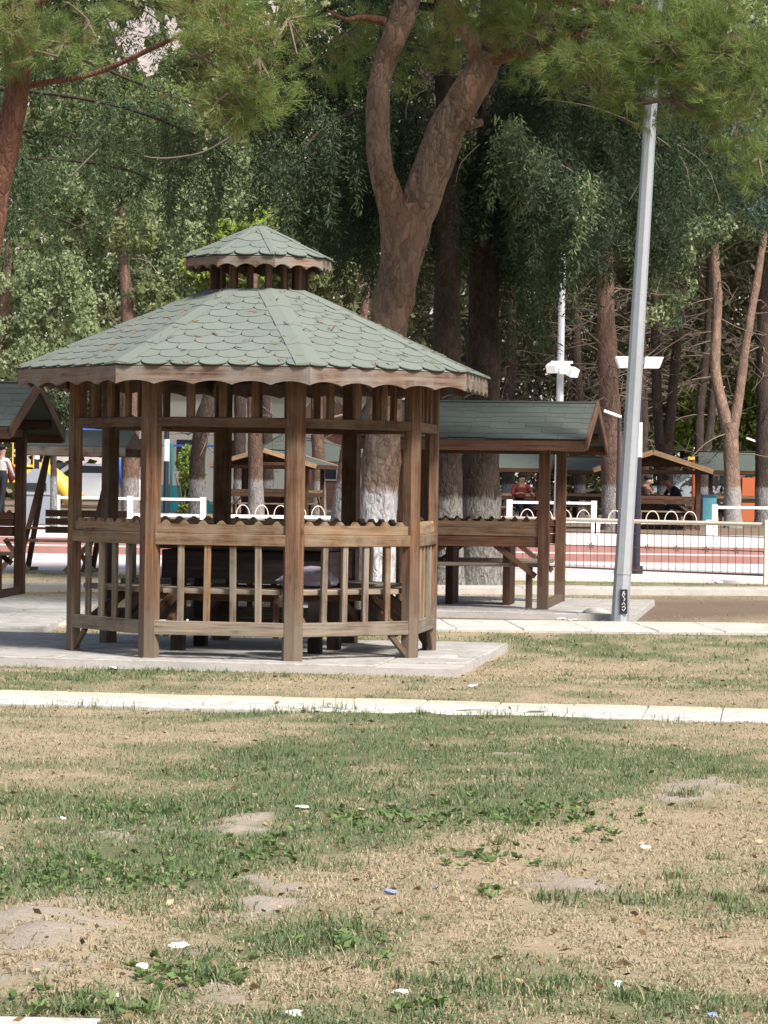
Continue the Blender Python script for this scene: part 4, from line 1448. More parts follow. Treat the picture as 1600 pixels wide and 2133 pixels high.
white_fence('white railing on the terrace left of the grey trunk, seen through the octagonal gazebo', 120, 424, 57.6, 0.56, False)
white_fence('low white railing with scrolls below the pale-gabled shelter', 470, 700, 57.6, 0.25)
white_fence('white railing on the terrace behind the right timber shelter', 1062, 1238, 57.6, 0.60)
white_fence('low white rail with scrolls in front of the seated people', 1245, 1478, 57.6, 0.26)
white_fence('white railing below the forked pine with pink bark', 1490, 1760, 57.6, 0.56, False)


# ------------------------------------------------------------------ playground, bin, cars, building
v = at_back(60, 76)
pg = thing('climbing_tower', 'yellow climbing frame with railings and a slide at the left edge', 'climbing frame', v)
for x in (-1.3, -0.6, 0.1, 0.8):
    MB().tube([(x - .3, 0, 0), (x - .3, 0, 2.0)], 0.045, 8).build('upright', M['yellow'], pg)
MB().box(-1.6, .52, -.5, .6, 0.82, 1.16).build('deck_panel', M['yellow'], pg)
for z in (1.25, 2.0):
    MB().beam((-1.6, 0, z), (.5, 0, z), .05, .06).build('cross_rail', M['yellow'], pg)
for i in range(8):
    MB().tube([(-1.5 + i * .27, -.02, 1.2), (-1.5 + i * .27, -.02, 1.98)], 0.018, 6).build('railing_bar', M['yellow'], pg)
sl = MB()
pts = [Vector((0.3, -.6, 1.16)), Vector((0.62, -.75, 1.06)), Vector((0.95, -.85, 0.78)), Vector((1.2, -.9, 0.45)), Vector((1.45, -.95, 0.38))]
sl.tube(pts, [.2, .24, .25, .25, .22], 12)
sl.build('slide', M['yellow'], pg, smooth=True)
v = at_back(188, 84)
pb_ = thing('playground_tower', 'blue roofed play tower behind the yellow climbing frame', 'play tower', v)
for s in (-1, 1):
    for s2 in (-1, 1):
        MB().tube([(s * .5, s2 * .5, 0), (s * .5, s2 * .5, 2.4)], .05, 8).build('upright', M['blue'], pb_)
MB().box(-.62, .62, -.62, .62, 2.2, 2.75).build('roof_box', M['blue'], pb_)
MB().plate([(-.7, -.7, 2.75), (.7, -.7, 2.75), (0, -.7, 3.05)], (0, 1.4, 0)).build('roof', M['blue'], pb_)
MB().box(-.55, .55, -.55, .55, 1.0, 1.1).build('deck', M['galv'], pb_)
MB().tube([(.5, -.5, 1.7), (.9, -.6, 1.5), (1.1, -.7, .9), (1.3, -.8, .3)], .22, 10).build('tube_slide', M['blue'], pb_, smooth=True)
v = at_back(392, 86)
pt = thing('slide', 'teal sheet-sided slide behind the green bush seen through the octagonal gazebo', 'slide', v)
MB().plate([(-1.1, 0, 0), (1.0, 0, 0), (.1, 0, .75), (-.9, 0, .8)], (0, .6, 0)).build('side_panel', M['teal'], pt)
MB().beam((-.6, 0.3, .78), (1.0, 0.3, 0.1), .5, .06).build('slide_bed', M['yellow'], pt)
for x in (-1.0, -.5):
    MB().tube([(x, -.03, 0), (x, -.03, 2.0)], .045, 8).build('upright', M['teal'], pt)
MB().beam((-1.05, -.03, 1.95), (.9, -.03, 1.95), .05, .06).build('cross_rail', M['blue'], pt)
v = at_back(1440, 84)
pr = thing('play_swing', 'orange posted swing frame with two yellow beams behind the seated man', 'swing frame', v)
for x in (-.62, .1):
    MB().tube([(x, 0, 0), (x, 0, 1.75)], .09, 10).build('upright', M['orange'], pr)
for z in (1.62, 1.78):
    MB().beam((-.1, 0, z), (.95, 0, z), .10, .09).build('cross_beam', M['yellow'], pr)
v = at_back(1563, 84)
pr2 = thing('play_board', 'orange play panel under the dark green far roof', 'play panel', v)
MB().box(-.24, .22, -.1, .1, 0, 1.25).build('panel', M['orange'], pr2)
for x in (-.3, .28):
    MB().tube([(x, 0, 0), (x, 0, 1.4)], .05, 8).build('upright', M['red_cloth'], pr2)
v = at_back(1478, 74)
bx = thing('crate', 'pale blue storage crate beside the seated man', 'crate', v + Vector((0, 0, 0.0)))
MB().box(-.17, .17, -.16, .16, 0, .72).build('body', m_plain('pale_blue_plastic', (0.12, 0.36, 0.44), .5), bx)
MB().box(-.19, .19, -.18, .18, .72, .77).build('lid', m_plain('dark_blue_plastic', (0.03, 0.12, 0.2), .5), bx)

v = at_back(80, 60)
bn = thing('waste_container', 'grey domed waste container beside the yellow slide', 'bin', v)
m = MB()
prof = [(-.26, 0), (.26, 0), (.28, .80), (.22, 1.0), (.08, 1.13), (-.08, 1.13), (-.22, 1.0), (-.28, .80)]
m.plate([Vector((x, -.28, z)) for x, z in prof], (0, .56, 0))
m.build('body', M['grey_bin'], bn)
MB().beam((-.29, -.29, .62), (.29, -.29, .62), .03, .04).build('rim', M['galv'], bn)
MB().box(-.2, .2, -.3, -.28, .68, .84).build('hatch', M['black_metal'], bn)


def car(label, px, D, rot, mat):
    t = thing('parked_car', label, 'car', at_back(px, D), rot)
    prof = [(-2.0, .35), (-2.05, .75), (-1.75, .92), (-1.0, 1.0), (-.45, 1.42), (.7, 1.45), (1.35, 1.02), (1.95, .9), (2.05, .6), (2.0, .35)]
    m = MB()
    m.plate([Vector((x, -.82, z)) for x, z in prof], (0, 1.64, 0))
    m.build('body', mat, t)
    for s in (-1, 1):
        MB().plate([Vector((x, s * .823, z)) for x, z in [(-.85, 1.02), (1.1, 1.02), (.62, 1.37), (-.40, 1.35)]], (0, s * .012, 0)).build('side_window', M['glass'], t)
        for x in (-1.25, 1.25):
            w = MB().tube([(x, s * .66, .32), (x, s * .85, .32)], .32, 16).build('wheel', M['rubber'], t)
            MB().tube([(x, s * .84, .32), (x, s * .862, .32)], .19, 12).build('rim', M['galv'], w)
        MB().box(2.0, 2.06, s * .6 - .14, s * .6 + .14, .66, .8).build('headlight', M['lens'], t)
    MB().plate([Vector((1.32, -.7, 1.055)), Vector((1.32, .7, 1.055)), Vector((.75, .66, 1.43)), Vector((.75, -.66, 1.43))], (.025, 0, .025)).build('windscreen', M['glass'], t)
    return t


car('white car parked behind the yellow slide at the left', 180, 96, R(200), M['car_white'])
car('pale silver car parked behind the seated man', 1452, 98, R(15), M['car_silver'])
car('white car parked behind the far dark green roof', 1590, 104, R(10), M['car_white'])

v = at_back(510, 128)
wb = thing('white_building', 'white rendered building far behind the octagonal gazebo', 'building', v)
MB().box(-5.6, 5.6, 0, 8, 0, 4.9).build('wall', M['wall_white'], wb)
MB().plate([(-6, -.4, 4.9), (6, -.4, 4.9), (6, 4, 6.6), (-6, 4, 6.6)], (0, 0, .2)).build('roof', M['roof_red'], wb)
for i in range(6):
    f = MB().box(-4.9 + i * 1.8, -3.9 + i * 1.8, -.04, .05, 1.4, 2.8).build('window', M['white_metal'], wb)
    MB().box(-4.8 + i * 1.8, -4.0 + i * 1.8, -.06, -.041, 1.5, 2.7).build('pane', M['glass'], f)
v = at_back(660, 112)
ch = thing('brick_house', 'small brick house with a pitched brown roof right of the white building', 'house', v)
MB().box(-1.0, 1.6, 0, 4, 0, 3.0).build('wall', M['brick'], ch)
MB().plate([(-1.3, -.2, 3.0), (1.9, -.2, 3.0), (0.3, -.2, 4.5)], (0, 4.4, 0)).build('roof', M['roof_red'], ch)
w_ = MB().box(.2, .8, -.05, .05, 1.0, 2.1).build('window', M['white_metal'], ch)
MB().box(.26, .74, -.07, -.051, 1.06, 2.04).build('pane', M['glass'], w_)


# ------------------------------------------------------------------ people
def person(label, loc, rot, J, mats, hair=None):
    """one continuous skinned body. J: joint -> (x, y, z); facing -y. mats: shirt, trousers"""
    order = ['pelvis', 'chest', 'neck', 'head', 'crown']
    V = [J[k] for k in order]
    E = [(0, 1), (1, 2), (2, 3), (3, 4)]
    rad = [(.135, .11), (.155, .105), (.055, .055), (.08, .088), (.078, .088)]
    tagp = ['t', 's', 'k', 'k', 'k']
    for sd in ('l', 'r'):
        o = len(V)
        V += [J['sh_' + sd], J['el_' + sd], J['wr_' + sd], J['ha_' + sd]]
        rad += [(.06, .06), (.042, .042), (.028, .03), (.036, .02)]
        tagp += ['s', 's', 'k', 'k']
        E += [(1, o), (o, o + 1), (o + 1, o + 2), (o + 2, o + 3)]
        wr, ha = Vector(J['wr_' + sd]), Vector(J['ha_' + sd])
        dv = (ha - wr).normalized()
        side = dv.cross(Vector((0.3, 0.2, 1))).normalized()
        for f_, (sp, ln) in enumerate(((-.03, .07), (-.01, .085), (.01, .08), (.03, .06))):
            q = len(V)
            p1 = ha + side * sp + dv * ln * .5
            p2 = ha + side * sp * 1.15 + dv * ln - Vector((0, 0, .018))
            V += [tuple(p1), tuple(p2)]
            rad += [(.009, .009), (.007, .007)]
            tagp += ['k', 'k']
            E += [(o + 3, q), (q, q + 1)]
        q = len(V)
        V += [tuple(wr.lerp(ha, .5) + side * -.05 + dv * .02)]
        rad += [(.010, .010)]
        tagp += ['k']
        E += [(o + 3, q)]
        o = len(V)
        V += [J['hp_' + sd], J['kn_' + sd], J['an_' + sd], J['to_' + sd]]
        rad += [(.095, .095), (.06, .062), (.042, .045), (.038, .03)]
        tagp += ['t', 't', 't', 'h']
        E += [(0, o), (o, o + 1), (o + 1, o + 2), (o + 2, o + 3)]
    me = bpy.data.meshes.new('person')
    me.from_pydata([tuple(v) for v in V], E, [])
    o = bpy.data.objects.new('person', me)
    COL.objects.link(o)
    md = o.modifiers.new('Skin', 'SKIN')
    for i, r_ in enumerate(rad):
        o.data.skin_vertices[0].data[i].radius = r_
    o.data.skin_vertices[0].data[0].use_root = True
    o.modifiers.new('Sub', 'SUBSURF').render_levels = 1
    o.modifiers['Sub'].levels = 1
    dg = bpy.context.evaluated_depsgraph_get()
    me2 = bpy.data.meshes.new_from_object(o.evaluated_get(dg))
    bpy.data.objects.remove(o)
    me2.materials.clear()
    for m_ in (M['skin'], mats[0], mats[1], M['black_metal']):
        me2.materials.append(m_)
    VA = np.array([tuple(v) for v in V])
    EA = np.array(E)
    idx = {'k': 0, 's': 1, 't': 2, 'h': 3}
    a, b_ = VA[EA[:, 0]], VA[EA[:, 1]]
    for pl in me2.polygons:
        c = np.array(pl.center)
        ab = b_ - a
        t = np.clip(((c - a) * ab).sum(1) / np.maximum(1e-9, (ab * ab).sum(1)), 0, 1)
        d = np.linalg.norm(a + ab * t[:, None] - c, axis=1)
        e = int(d.argmin())
        k = EA[e][1] if t[e] > .5 else EA[e][0]
        pl.material_index = idx[tagp[k]]
        pl.use_smooth = True
    p = put('person', me2, label=label, cat='person')
    p.location = loc
    p.rotation_euler = (0, 0, rot)
    # hair and face pieces
    hd, cr = Vector(J['head']), Vector(J['crown'])
    up_ = (cr - hd).normalized()
    import bmesh
    bm = bmesh.new()
    bmesh.ops.create_icosphere(bm, subdivisions=2, radius=1.0)
    for v_ in bm.verts:
        v_.co = Vector((v_.co.x * .094, v_.co.y * .100, v_.co.z * .085))
    hm = bpy.data.meshes.new('hair')
    bm.to_mesh(hm)
    bm.free()
    hm.materials.append(hair or M['hair'])
    ho = put('hair', hm, p)
    ho.location = cr + up_ * .022 + Vector((0, .028, 0))
    f = MB()
    fw = Vector((0, -1, 0)) - up_ * Vector((0, -1, 0)).dot(up_)
    fw.normalize()
    f.beam(hd.lerp(cr, .45) + fw * .085, hd.lerp(cr, .15) + fw * .115, .025, .03)
    f.build('nose', M['skin'], p)
    return p


def sit(lean=0.25, arms=0.35, seat=.42):
    y = -lean
    J = {'pelvis': (0, 0, seat + .1), 'chest': (0, y * .55, seat + .43), 'neck': (0, y * .85, seat + .56), 'head': (0, y * 1.02, seat + .64), 'crown': (0, y * 1.08, seat + .72)}
    for s, sg in (('l', 1), ('r', -1)):
        J['sh_' + s] = (sg * .18, y * .65, seat + .50)
        J['el_' + s] = (sg * .24, y * .6 - arms * .35, seat + .30)
        J['wr_' + s] = (sg * .15, y * .6 - arms, seat + .34)
        J['ha_' + s] = (sg * .12, y * .6 - arms - .08, seat + .34)
        J['hp_' + s] = (sg * .09, -.03, seat + .09)
        J['kn_' + s] = (sg * .12, -.42, seat + .07)
        J['an_' + s] = (sg * .12, -.38, .09)
        J['to_' + s] = (sg * .12, -.53, .04)
    return J


def walk():
    J = {'pelvis': (0, 0, .95), 'chest': (0, -.01, 1.28), 'neck': (0, -.01, 1.45), 'head': (0, -.03, 1.56), 'crown': (0, -.02, 1.66)}
    for s, sg, st in (('l', 1, .18), ('r', -1, -.2)):
        J['sh_' + s] = (sg * .18, 0, 1.38)
        J['el_' + s] = (sg * .23, st * .4, 1.10)
        J['wr_' + s] = (sg * .23, st * .9 - .08, .87)
        J['ha_' + s] = (sg * .23, st * .95 - .10, .79)
        J['hp_' + s] = (sg * .09, 0, .90)
        J['kn_' + s] = (sg * .09, -st * .6 - .04, .50)
        J['an_' + s] = (sg * .09, -st, .09)
        J['to_' + s] = (sg * .09, -st - .15, .04)
    return J


def seat_for(px, D, rot, w=.5):
    v = at_back(px, D)
    return v


def bench_at(label, px, D, rot):
    t = thing('bench', label, 'bench', at_back(px, D), rot)
    for j in range(2):
        MB().beam((-.5, -.1 + .16 * j, .40), (.5, -.1 + .16 * j, .40), .15, .04).build('seat_plank', M['red_wood'], t)
    for s in (-1, 1):
        MB().beam((s * .4, -.02, 0), (s * .4, -.02, .38), .06, .25, up=(0, 1, 0)).build('leg', M['red_wood'], t)


bench_at('plain bench that the man in navy sits on', 1424, 67.5, R(-75))
person('man in a navy shirt bending forward on a bench under the far shelter', at_back(1424, 67.5), R(-75), sit(.42, .42), (M['navy'], M['dark_cloth']), M['hair_grey'])
bench_at('plain bench that the person in brown sits on', 1334, 68, R(60))
person('seated person in brown facing the man in navy', at_back(1334, 68), R(60), sit(.2, .35), (M['brown_cloth'], M['dark_cloth']))
bench_at('plain bench that the person in red sits on', 1082, 66, R(20))
person('person in a red top sitting behind the white railing right of the twin trunks', at_back(1082, 66), R(20), sit(.15, .3), (M['red_cloth'], M['navy']))
person('person in a white and red top walking at the left edge', at_back(4, 71), R(150), walk(), (M['white_cloth'], M['dark_cloth']))
v = at_back(22, 71.2)
bgp = blob('bag', 'red bag carried beside the walking person', 'bag', v + Vector((0.02, 0, 1.05)), .16, M['red_cloth'], 3, (.6, .5, 1.5), .15)


# ------------------------------------------------------------------ trees
def resample(path, step):
    pts = [np.array([*p, r], float) for p, r in path]
    out = []
    for i in range(len(pts) - 1):
        p0, p1, p2, p3 = pts[max(i - 1, 0)], pts[i], pts[i + 1], pts[min(i + 2, len(pts) - 1)]
        n = max(2, int(np.linalg.norm(p2[:3] - p1[:3]) / step))
        for k in range(n):
            t = k / n
            out.append(0.5 * ((2 * p1) + (-p0 + p2) * t + (2 * p0 - 5 * p1 + 4 * p2 - p3) * t * t + (-p0 + 3 * p1 - 3 * p2 + p3) * t ** 3))
    out.append(pts[-1])
    return np.array(out)


def limb_arrays(path, sides, step, rough, seed, o):
    c = resample(path, step)
    n = len(c)
    P_ = c[:, :3]
    T = np.gradient(P_, axis=0)
    T = unit(T)
    ref = np.array([0.0, -1.0, 0.05])
    s = unit(np.cross(T, ref[None, :] + T * 1e-3))
    u = np.cross(s, T)
    an = np.linspace(0, 2 * np.pi, sides, endpoint=False)
    ring = s[:, None, :] * np.cos(an)[None, :, None] + u[:, None, :] * np.sin(an)[None, :, None]
    base = P_[:, None, :] + ring * np.maximum(c[:, 3], .003)[:, None, None]
    q = base.reshape(-1, 3)
    k = (fbm(q * np.array([5, 5, 1.8]), seed, 3) - .5) * 0.5 + (fbm(q * np.array([16, 16, 5]), seed + 7, 2) - .5) * 0.30
    q = q + ring.reshape(-1, 3) * (k * rough)[:, None] * np.repeat(np.maximum(c[:, 3], .003), sides)[:, None] * 1.6
    i = (np.arange(n - 1)[:, None] * sides + np.arange(sides)[None, :])
    j = (np.arange(n - 1)[:, None] * sides + (np.arange(sides)[None, :] + 1) % sides)
    quads = np.stack([i, j, j + sides, i + sides], -1).reshape(-1, 4) + o
    return q, quads


def wood_mesh(name, paths, sides, step, rough, seed, mat, base):
    V, Q, o = [], [], 0
    for k, p in enumerate(paths):
        v, q = limb_arrays(p, sides, step, rough, seed + k, o)
        V.append(v)
        Q.append(q)
        o += len(v)
    return fast_mesh(name, np.concatenate(V) - np.array(base), quads=np.concatenate(Q), mat=mat, smooth=True)


def px_path(pts):
    """(px, py, D, width in photograph pixels) -> path"""
    return [(P(x, y, D), w * D / F / 2) for x, y, D, w in pts]


def join(*parts):
    V, Q, T, o = [], [], [], 0
    for v, q, t in parts:
        V.append(v)
        Q.append(q + o)
        T.append(t)
        o += len(v)
    return np.concatenate(V), np.concatenate(Q), np.concatenate(T)


def pine_tufts(masses, density, length, seed, per=26, width=.0045, clump=.16, tone=0.0):
    """brush-like needle tufts gathered in tight clumps inside ellipsoid masses (centre, radii)."""
    rs = np.random.RandomState(seed)
    C, A, TT = [], [], []
    for c, r in masses:
        n = max(5, int(density * r[0] * r[1] * r[2] * 4.2))
        q, d = ellipsoid_points(c, r, n, rs, .25)
        for k in range(n):
            m_ = rs.randint(9, 18)
            cr = clump * rs.uniform(.7, 1.35)
            e = unit(rs.normal(size=(m_, 3)))
            p = q[k] + e * np.array([1.25, 1.25, .7]) * cr * rs.uniform(.3, 1, m_)[:, None]
            C.append(p)
            A.append(e * .9 + d[k] * .4 + np.array([0, 0, .45]) + rs.normal(size=(m_, 3)) * .25)
            TT.append(np.clip(rs.uniform(.25, .75) + tone + rs.normal(size=m_) * .10, 0, .93))
    C, A, TT = np.concatenate(C), np.concatenate(A), np.concatenate(TT)
    TT[rs.uniform(size=len(C)) < .03] = 1.0
    return needle_tris(C, A, np.full(len(C), length), width, TT, per, .42, rs), C


def twigs_mesh(C, centres, frac, seed, mat, base, rad=.006):
    """fine twigs that carry the tufts back to the middle of their mass."""
    rs = np.random.RandomState(seed)
    m = MB()
    cs = np.array([tuple(c) for c, r in centres])
    for q in C[rs.uniform(size=len(C)) < frac]:
        c = cs[np.linalg.norm(cs - q, axis=1).argmin()]
        mid = (q + c) / 2 + rs.normal(size=3) * .06 - np.array([0, 0, .05])
        b_ = Vector(base)
        m.tube([Vector(c) - b_, Vector(mid) - b_, Vector(q) - b_], [rad * 2.4, rad * 1.5, rad * .5], 4, cap=False)
    return m.mesh('twigs', mat) if m.f else None


def strands(limbs, n, lmin, lmax, seed, size=.04, per_m=250, spread=.13, side=.45, tone=0.0, cut=.45):
    """hanging conifer sprays along arching limbs: lumpy drooping branchlets of short needle-like leaves."""
    rs = np.random.RandomState(seed)
    cs = [resample(l, .12)[:, :3] for l in limbs]
    ln = np.array([np.linalg.norm(np.diff(c, axis=0), axis=1).sum() for c in cs])
    C, D, S, T = [], [], [], []
    for i in range(n):
        c = cs[rs.choice(len(cs), p=ln / ln.sum())]
        p = c[int(rs.uniform(.08, 1.0) * (len(c) - 1))] + rs.normal(size=3) * np.array([side * .4, side, .06])
        cl = float(fbm(p[None, :] * np.array([[2.2, 2.2, 0.1]]), seed + 2, 2)[0])
        if cl < cut or rs.uniform() < .15:
            continue
        L = (lmin + (lmax - lmin) * rs.uniform() ** 1.6) * (.4 + 1.1 * (cl - .35) / .3)
        k = max(8, int(L * per_m))
        t = rs.uniform(0, 1, k)
        sway = rs.normal(size=2) * .16
        lump = .45 + .75 * np.abs(np.sin(t * L / .17 * np.pi + rs.uniform(0, 6)))
        w = spread * (0.25 + .75 * np.sin(np.pi * np.clip(t * .9 + .08, 0, 1))) * lump
        off = rs.normal(size=(k, 2)) * w[:, None] * .5
        q = np.empty((k, 3))
        q[:, 0] = p[0] + sway[0] * t * L + off[:, 0]
        q[:, 1] = p[1] + sway[1] * t * L + off[:, 1]
        q[:, 2] = p[2] - t * L + rs.normal(size=k) * .03
        d = np.concatenate([off / (spread * .35) + rs.normal(size=(k, 2)) * .5, -np.full((k, 1), 1.15) + rs.normal(size=(k, 1)) * .45], 1)
        C.append(q)
        D.append(d)
        S.append(size * rs.uniform(.6, 2.1, k))
        T.append(np.clip(tone + rs.uniform(.1, .55) + .3 * rs.uniform(size=k) + rs.normal(size=k) * .1, 0, 1))
    C, D, S, T = map(np.concatenate, (C, D, S, T))
    return leaf_cards(C, D, S, T, 4.4, rs)


def crown_cards(masses, n, size, seed, droop=.35, tone=0.0, cut=.42, asp=1.9, freq=1.0):
    rs = np.random.RandomState(seed)
    vol = np.array([r[0] * r[1] * r[2] for c, r in masses]) ** .67
    C = []
    for (c, r), k in zip(masses, (n * vol / vol.sum()).astype(int)):
        q, d = ellipsoid_points(c, r, max(5, k), rs, .3)
        q = q + (np.stack([fbm(q * 1.1 * freq + 40 * j, seed + j, 3) for j in range(3)], 1) - .5) * 1.0 * np.mean(r) ** .5
        C.append(q)
    C = np.concatenate(C)
    dens = fbm(C * 1.9 * freq, seed + 8, 3)
    C = C[dens > cut]
    k = len(C)
    D = rs.normal(size=(k, 3)) + np.array([0, 0, -droop * 2])
    T = np.clip(tone + .15 + .75 * fbm(C * 1.5 * freq, seed + 4, 2) + rs.normal(size=k) * .12, 0, 1)
    return leaf_cards(C, D, size * rs.uniform(.6, 1.5, k), T, asp, rs)


def emit(name, data, mat, root, base, kind=None):
    V, Q, T = data
    V = V - np.array(base)
    if Q.shape[1] == 4:
        me = fast_mesh(name, V, quads=Q, tint=T, mat=mat)
    else:
        me = fast_mesh(name, V, tris=Q, tint=T, mat=mat)
    return put(name, me, root, kind=kind)


def pm(px, py, rx, ry, D, rd=None):
    s = D / F
    return (np.array(P(px, py, D)), (rx * s, rd or (rx + ry) * .5 * s, ry * s))


# 1 --- the big forked pine behind the gazebo
base = Vector((P(788, 1000, 26.3).x, 26.3, 0))
t1 = thing('pine_tree', 'big pine forking above the octagonal gazebo roof with its trunk in two limbs', 'tree', base)
bx0 = [(790, 1292, 26.3, 150), (789, 1230, 26.3, 112), (788, 1100, 26.3, 98), (795, 960, 26.3, 92), (800, 880, 26.3, 92), (806, 760, 26.3, 92), (815, 640, 26.2, 98), (836, 540, 26.2, 108), (842, 470, 26.2, 124), (838, 430, 26.2, 120)]
la = [(838, 500, 26.2, 86), (818, 430, 26.1, 74), (797, 370, 26.1, 66), (789, 310, 26.1, 60), (786, 230, 26.1, 58), (797, 150, 26.1, 58), (820, 80, 26.0, 66), (842, 20, 26.0, 72), (858, -60, 26.0, 62), (850, -220, 25.9, 45), (870, -420, 25.8, 22)]
lb = [(848, 510, 26.2, 98), (872, 430, 26.2, 96), (900, 350, 26.2, 94), (932, 270, 26.2, 92), (972, 200, 26.1, 88), (1005, 140, 26.1, 84), (1020, 95, 26.0, 80)]
lc = [(1010, 130, 26.1, 60), (975, 70, 26.0, 46), (940, 20, 26.0, 44), (900, -60, 25.9, 38), (880, -200, 25.7, 22)]
ld = [(1012, 120, 26.1, 70), (1040, 50, 25.9, 60), (1060, -40, 25.8, 56), (1090, -160, 25.6, 40), (1110, -330, 25.5, 20)]
put('trunk', wood_mesh('trunk', [px_path([(a, b_, c, w * .80) for a, b_, c, w in x]) for x in (bx0, la, lb, lc, ld)], 44, .045, .55, 41, M['bark_pine'], base), t1)
le = [(1030, 120, 26.0, 34), (1110, 108, 25.7, 26), (1200, 112, 25.4, 22), (1300, 130, 25.0, 17), (1395, 160, 24.8, 12), (1480, 200, 24.7, 7)]
lf = [(800, 45, 26.0, 20), (755, 36, 25.9, 14), (720, 40, 25.8, 9), (680, 20, 25.8, 5)]
lg = [(1060, -20, 25.8, 40), (1180, 0, 25.2, 26), (1320, 20, 24.8, 18), (1480, 60, 24.6, 12), (1580, 120, 24.5, 6)]
lh = [(1140, 108, 25.6, 14), (1240, 60, 25.3, 9), (1330, 50, 25.2, 5)]
for x in (le, lf, lg, lh):
    put('limb', wood_mesh('limb', [px_path(x)], 12, .06, .4, 45, M['bark_red'], base), t1)
# stub of a sawn branch and knots
m = MB()
q = P(965, 262, 26.0)
m.tube([q - base, q - base + Vector((.16, -.10, .02))], [.05, .035], 10)
m.build('branch_stub', M['bark_pine'], t1, smooth=True)
ms1 = [pm(1010, 30, 100, 60, 24.9), pm(1120, 50, 130, 75, 24.6), pm(1250, 90, 150, 85, 24.3), pm(1390, 90, 150, 95, 24.2), pm(1510, 110, 130, 120, 24.1), pm(1400, 205, 140, 55, 24.4), pm(1368, 40, 90, 60, 24.7), pm(1362, 130, 70, 50, 24.6),
       pm(1540, 240, 100, 85, 24.0), pm(1200, 150, 120, 42, 24.8), pm(1580, 330, 60, 70, 24.3), ]
ms1b = [pm(885, 150, 62, 46, 27.2), pm(915, 90, 50, 50, 27.2), pm(720, 70, 80, 60, 27.2), pm(690, 160, 70, 50, 27.6)]
hi1 = [((.3, 23.6, 6.2), (1.5, .9, .5)), ((1.7, 24.0, 6.5), (1.3, 1.0, .5)), ((-.9, 24.2, 6.6), (1.2, .9, .5)), ((.8, 25.6, 7.3), (2.0, 1.4, .7)), ((2.9, 25.4, 6.9), (1.5, 1.3, .7)), ((1.1, 23.0, 5.9), (1.0, .6, .35))]
d, C = pine_tufts(ms1 + ms1b, 66, .12, 51, per=20, tone=.05)
emit('crown', d, M['needle_pine'], t1, base)
tw = twigs_mesh(C, ms1 + ms1b, .07, 52, M['twig'], base)
put('twigs', tw, t1, kind='stuff')
d, C = pine_tufts(hi1, 26, .17, 53, per=14, width=.012, clump=.26)
emit('upper_crown', d, M['needle_pine'], t1, base)

# 2 --- red barked pine at the left edge
base = Vector((P(-120, 1000, 23.0).x, 23.0, 0))
t2 = thing('pine_tree', 'red barked pine at the left edge with a long bare limb', 'tree', base)
tr = [(-120, 1330, 23.0, 90), (-112, 1200, 23.0, 66), (-84, 900, 23.0, 60), (-44, 650, 23.0, 54), (-10, 450, 23.0, 50), (14, 310, 23.0, 50), (36, 190, 23.0, 50), (52, 90, 23.0, 48), (64, 0, 23.0, 44), (70, -200, 22.9, 34), (60, -480, 22.8, 16)]
put('trunk', wood_mesh('trunk', [px_path(tr)], 28, .05, .38, 61, M['bark_red'], base), t2)
for x in ([(58, 178, 23.0, 16), (110, 170, 22.9, 13), (180, 158, 22.8, 12), (250, 132, 22.7, 11), (310, 104, 22.6, 11), (360, 82, 22.5, 9), (430, 60, 22.4, 7), (500, 55, 22.4, 4)],
          [(64, 20, 23.0, 22), (160, -30, 22.7, 16), (330, -20, 22.5, 12), (500, 30, 22.3, 8), (560, 120, 22.3, 4)],
          [(18, 262, 23.0, 14), (-20, 240, 22.9, 10), (-80, 210, 22.9, 5)]):
    put('limb', wood_mesh('limb', [px_path(x)], 10, .06, .35, 65, M['bark_red'], base), t2)
ms2 = [pm(40, 40, 120, 62, 22.6), pm(130, 90, 80, 70, 22.5), pm(180, 40, 60, 50, 22.6), pm(10, 110, 60, 40, 22.6), pm(470, 50, 110, 75, 22.2), pm(420, 120, 70, 60, 22.2), pm(540, 120, 75, 90, 22.2),
       pm(480, 190, 85, 60, 22.2), pm(470, 250, 40, 36, 22.3), pm(560, 220, 45, 40, 22.3), pm(400, 20, 60, 40, 22.4), pm(600, 40, 40, 70, 22.3), ]
d, C = pine_tufts(ms2, 95, .115, 66, per=20, tone=.18)
emit('crown', d, M['needle_pine'], t2, base)
put('twigs', twigs_mesh(C, ms2, .07, 67, M['twig'], base), t2, kind='stuff')

# 3, 4 --- the twin dark trunks with hanging sprays
base = Vector((P(930, 1000, 32.6).x, 32.6, 0))
t3 = thing('cedar_tree', 'dark whitewashed trunk with hanging green sprays, nearer of the twin trunks', 'tree', base, 0, 'twin cedars')
tr = [(938, 1262, 32.6, 92), (936, 1200, 32.6, 64), (934, 1000, 32.6, 60), (930, 700, 32.6, 56), (934, 500, 32.6, 50), (930, 300, 32.6, 44), (925, 50, 32.6, 40), (920, -300, 32.6, 24)]
put('trunk', wood_mesh('trunk', [px_path(tr)], 26, .07, .35, 71, M['bark_cedar'], base), t3)
L3 = [px_path(x) for x in (
    [(928, 250, 32.6, 18), (840, 225, 32.2, 14), (760, 228, 31.6, 11), (680, 262, 31.0, 8), (615, 330, 30.6, 4)],
    [(932, 380, 32.6, 16), (840, 372, 32.8, 12), (730, 395, 33.0, 9), (655, 450, 33.2, 4)],
    [(926, 110, 32.6, 20), (800, 96, 32.6, 15), (690, 118, 32.6, 11), (590, 165, 32.4, 7), (530, 225, 32.2, 4)],
    [(930, 470, 32.6, 12), (860, 462, 33.2, 9), (800, 490, 33.6, 4)],
    [(924, 20, 32.6, 20), (760, 0, 33.6, 14), (640, 40, 34.0, 9), (560, 110, 34.2, 4)],
    [(930, 300, 32.6, 14), (800, 310, 34.2, 10), (700, 330, 34.8, 7), (620, 390, 35.2, 4)])]
